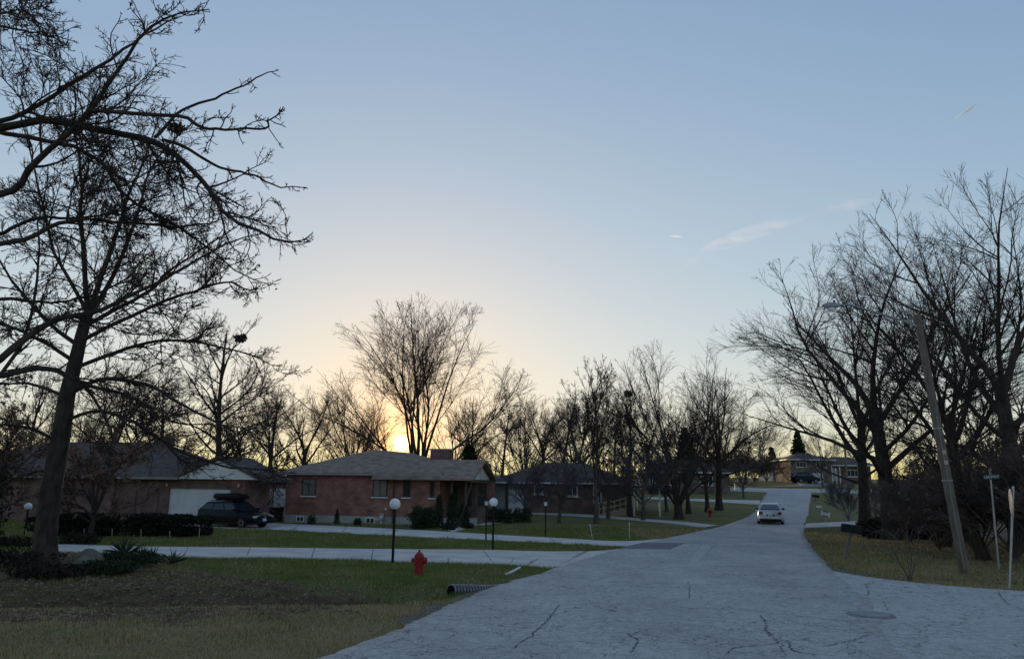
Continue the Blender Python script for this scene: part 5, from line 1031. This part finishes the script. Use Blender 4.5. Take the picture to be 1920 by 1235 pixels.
# yard signs
a = G(1548, 984); t = thing('yard_sign', 'tilted white yard sign with dark bands by the right driveway', 'sign', a, 0); q = AT(1548, 963, a.y)-a
MB().bar((0, 0, -.1), q, .02, 6).build('stake', M['lumber'], t); bd = MB().box((-.3, -.02, -.19), (.3, .02, .19)).build('board', M['white'], t); bd.location = q; bd.rotation_euler = (0, rad(10), rad(-8))
MB().box((-.22, -.026, .12), (.2, -.021, .185)).build('dark_band', M['black'], bd); MB().box((-.28, -.026, -.185), (.2, -.021, -.13)).build('dark_band', M['black'], bd)
for k in range(2): MB().box((-.22, -.026, .05-.09*k), (.22, -.021, .075-.09*k)).build('print_line', M['siding'], bd)
a = G(1536, 956); t = thing('yard_sign', 'small low white sign further up the right verge', 'sign', a, 0); MB().bar((0, 0, -.1), (0, 0, .3), .015, 5).build('stake', M['steel'], t); MB().box((-.25, -.02, .25), (.25, .02, .42)).build('board', M['white'], t)
# utility poles
a = G(1809, 1076); top = AT(1719, 590, a.y-.6)
up = thing('utility_pole', 'leaning weathered wooden utility pole with a street light arm', 'utility pole', a); q = top-a
MB().tube([Vector((0, 0, 0))-q*.02, q*.25, q*.5, q*.75, q], [.145, .135, .125, .112, .1], 14).build('pole', M['pole'], up, smooth=True)
at_ = AT(1716, 606, a.y-.6)-a; tips = [AT(*p_, a.y-1.2)-a for p_ in ((1718, 612), (1690, 600), (1650, 588), (1610, 576), (1590, 571), (1572, 572))]
MB().tube(tips, [.035, .032, .03, .028, .026, .024], 8).build('lamp_arm', M['steel'], up, smooth=True)
ld = (tips[-1]-tips[-2]).normalized(); lh = thing('x', '', '') if False else None
hd_ = MB(); hx = tips[-1]; W_ = .5
hd_.tube([hx-ld*.06, hx+ld*.12, hx+ld*.34, hx+ld*.5], [.05, .1, .095, .03], 10); head = hd_.build('lamp_head', M['siding'], up, smooth=True)
MB().tube([hx+ld*.1+Vector((0, 0, -.07)), hx+ld*.22+Vector((0, 0, -.11)), hx+ld*.36+Vector((0, 0, -.06))], [.03, .08, .03], 10).build('lens', M['globe'], head, smooth=True); MB().lathe([(.035, 0), (.035, .06)], 8, tuple(hx+ld*.12+Vector((0, 0, .09)))).build('photocell', M['black'], head)
MB().bar(at_*1.0, tips[2], .012, 5).build('brace', M['steel'], up)
MB().tube([q*.02+Vector((-.06, -.145, 0)), q*.3+Vector((-.05, -.135, 0)), q*.6+Vector((-.04, -.122, 0))], [.014]*3, 6).build('ground_wire_cover', M['gutter'], up)
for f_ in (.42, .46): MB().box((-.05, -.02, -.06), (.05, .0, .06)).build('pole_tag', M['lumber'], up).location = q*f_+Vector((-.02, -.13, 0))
for f_ in (.35, .55): MB().lathe([(.142, 0), (.142, .03)], 14, tuple(q*f_)).build('band', M['steel'], up)
a = G(1627, 990); t = thing('utility_pole', 'straight grey wooden pole behind the right-hand hedge', 'utility pole', a); MB().tube([(0, 0, -.3), (-.02, 0, 3), (-.08, 0, 6.5)], [.16, .15, .13], 12).build('pole', M['pole'], t, smooth=True)
MB().lathe([(.165, 1.6), (.165, 1.66)], 12).build('band', M['steel'], t)
a = onG(1592, 108); t = thing('utility_pole', 'far thin pole in front of the hillside house', 'utility pole', a); MB().tube([(0, 0, -.3), (0, 0, 4), (0, 0, 8)], [.15, .14, .12], 10).build('pole', M['pole'], t, smooth=True); MB().box((-.9, -.06, 7.4), (.9, .06, 7.52)).build('crossarm', M['pole'], t)
a = onG(1573, 105); t = thing('marker_post', 'leaning pale marker post before the hillside house', 'post', a); MB().tube([(0, 0, -.2), (-.12, 0, 2.6)], [.09, .08], 8).build('post', M['lumber'], t); MB().lathe([(.1, 2.6), (.1, 2.8)], 8, (-.12, 0, 0)).build('cap', M['white'], t)
a = G(1379, 919); t = thing('marker_post', 'short white marker post by the far cross road', 'post', a); MB().box((-.09, -.05, -.1), (.09, .05, .85)).build('post', M['white'], t)
# service wires from the leaning pole to the straight one and out of the picture
for dz_, lb in ((0, 'upper thin wire running back from the leaning pole'), (-.35, 'lower thin wire running back from the leaning pole')):
    p0 = top+Vector((0, 0, -.15+dz_)); p1 = G(1627, 990)+Vector((-.08, 0, 6.4+dz_)); pts = [p0.lerp(p1, k/10)+Vector((0, 0, -.5*math.sin(math.pi*k/10))) for k in range(11)]
    t = thing('power_line', lb, 'wire', p0); MB().tube([q_-p0 for q_ in pts], [.009]*11, 4).build('wire', M['black'], t)
# street name sign
a = G(1873, 1066); top = AT(1856, 880, a.y)-a
t = thing('street_sign', 'galvanised street sign post with a green name blade reading LEEWAY', 'street sign', a); MB().bar(top*-.03, top, .03, 10).build('post', M['steel'], t, smooth=True); MB().bar(top*.985, top*1.012, .034, 10).build('cap', mat('sunlit post top', (.6, .42, .12), .5), t)  # cap colour holds the low sun's yellow on the post top
bl = MB().box((-.25, -.012, -.075), (.25, .012, .075)).build('name_blade', M['signgreen'], t, bevel=.004); bl.location = top*.925+Vector((0, -.05, 0)); bl.rotation_euler = (0, rad(-4), rad(-8))
cu_ = bpy.data.curves.new('lettering', 'FONT'); cu_.body = 'LEEWAY'; cu_.size = .12; cu_.align_x = 'CENTER'; cu_.align_y = 'CENTER'; cu_.extrude = .001
tmp = bpy.data.objects.new('tmp', cu_); COL.objects.link(tmp); bpy.context.view_layer.update(); me = bpy.data.meshes.new_from_object(tmp.evaluated_get(bpy.context.evaluated_depsgraph_get())); bpy.data.objects.remove(tmp)
me.materials.clear(); lt = link('lettering', me, M['white'], bl, (0, -.014, 0)); lt.rotation_euler = (rad(90), 0, 0)
b2 = MB().box((-.012, -.27, -.085), (.012, .27, .085)).build('cross_blade', M['signgreen'], t); b2.location = top*.985; b2.rotation_euler = (0, 0, rad(-31))
# road sign seen edge on
a = G(1893, 1106); top = AT(1900, 911, a.y)-a
t = thing('road_sign', 'octagonal road sign seen edge-on at the right edge', 'sign', a); MB().bar(top*-.04, top, .028, 8).build('post', M['steel'], t, smooth=True)
oc = MB().prism([(.38*math.cos(q), .38*math.sin(q)) for q in np.arange(8)*math.pi/4+math.pi/8], -.006, .006, 'x').build('sign_face', M['steel'], t); oc.location = top*.83+Vector((-.035, 0, 0)); oc.rotation_euler = (0, 0, rad(-26))
# manhole cover
a = G(1633, 1159); t = thing('manhole_cover', 'round iron manhole cover set in the asphalt', 'manhole', a+Vector((0, 0, .066)))
MB().lathe([(.42, -.03), (.42, .008), (.38, .01)], 32).build('rim', mat('pale iron rim', (.33, .33, .34), .7, (.2, .2, .21), 9), t, smooth=True); cv = MB().lathe([(.36, -.02), (.36, .014), (.01, .014)], 32).build('lid', mat('cast iron', (.14, .14, .145), .6, (.24, .24, .25), 14, bump=.6, bscale=40), t)
for k in range(-3, 4): w_ = math.sqrt(max(.01, .33**2-(k*.09)**2)); MB().box((-w_, k*.09-.02, .015), (w_, k*.09+.02, .022)).build('tread_bar', M['concrete'], cv)

# ------------------------------------------------------------------ sky: contrails and a wisp of cirrus, high and far
def ice_volume(name, dens, noise=0):
    m = bpy.data.materials.new(name); m.use_nodes = True; n = m.node_tree.nodes; l = m.node_tree.links; n.remove(n['Principled BSDF'])
    v = n.new('ShaderNodeVolumePrincipled'); v.inputs['Color'].default_value = (1, 1, 1, 1); v.inputs['Density'].default_value = dens; v.inputs['Anisotropy'].default_value = .7
    l.new(v.outputs[0], n['Material Output'].inputs['Volume'])
    if noise:
        tc = n.new('ShaderNodeTexCoord'); mp = n.new('ShaderNodeMapping'); mp.inputs['Scale'].default_value = (.0011, .0011, .0035); mp.inputs['Rotation'].default_value = (0, rad(25), 0); l.new(tc.outputs['Object'], mp.inputs[0])
        nz = n.new('ShaderNodeTexNoise'); nz.inputs['Scale'].default_value = 1.0; nz.inputs['Detail'].default_value = 6; l.new(mp.outputs[0], nz.inputs['Vector'])
        r = n.new('ShaderNodeMapRange'); r.inputs[1].default_value = .42; r.inputs[2].default_value = .72; r.inputs[4].default_value = dens; l.new(nz.outputs[0], r.inputs[0]); l.new(r.outputs[0], v.inputs['Density'])
    return m
for p_, q_, r0, r1, lb in (((1783, 229), (1831, 196), 14, 40, 'slanting contrail high at the upper right'), ((1256, 442.5), (1281, 443.5), 15, 9, 'short level contrail above the middle trees')):
    a = AT(*p_, 21000); b = AT(*q_, 20000); t = MB(); t.tube([(0, 0, 0), (b-a)*.4, (b-a)*.8, b-a], [r0*.4, (r0+r1)/2, r1, r1*.2], 10); tag(t.build('contrail', ice_volume('contrail ice', .022), None, smooth=True, loc=a), lb, 'contrail', 'contrails')
def cirrus(pts, w0, label, dens):
    c = smoothline([AT(*p_, 24000) for p_ in pts], 14); b = Vector(c[0]); rs = [w0*math.sin(math.pi*(k+.35)/14)**.8 for k in range(14)]
    t = MB(); t.tube([Vector(p_)-b for p_ in c], rs, 12); tag(t.build('cirrus_cloud', ice_volume('thin ice cloud', dens, 1), None, loc=b), label, 'cloud')
cirrus([(1275, 510), (1330, 468), (1400, 440), (1470, 415), (1540, 395)], 270, 'long faint wisp of cirrus above the far trees', .0004)
cirrus([(1525, 398), (1560, 388), (1600, 384), (1660, 372)], 220, 'small pale wisp of cirrus right of the long one', .0004)
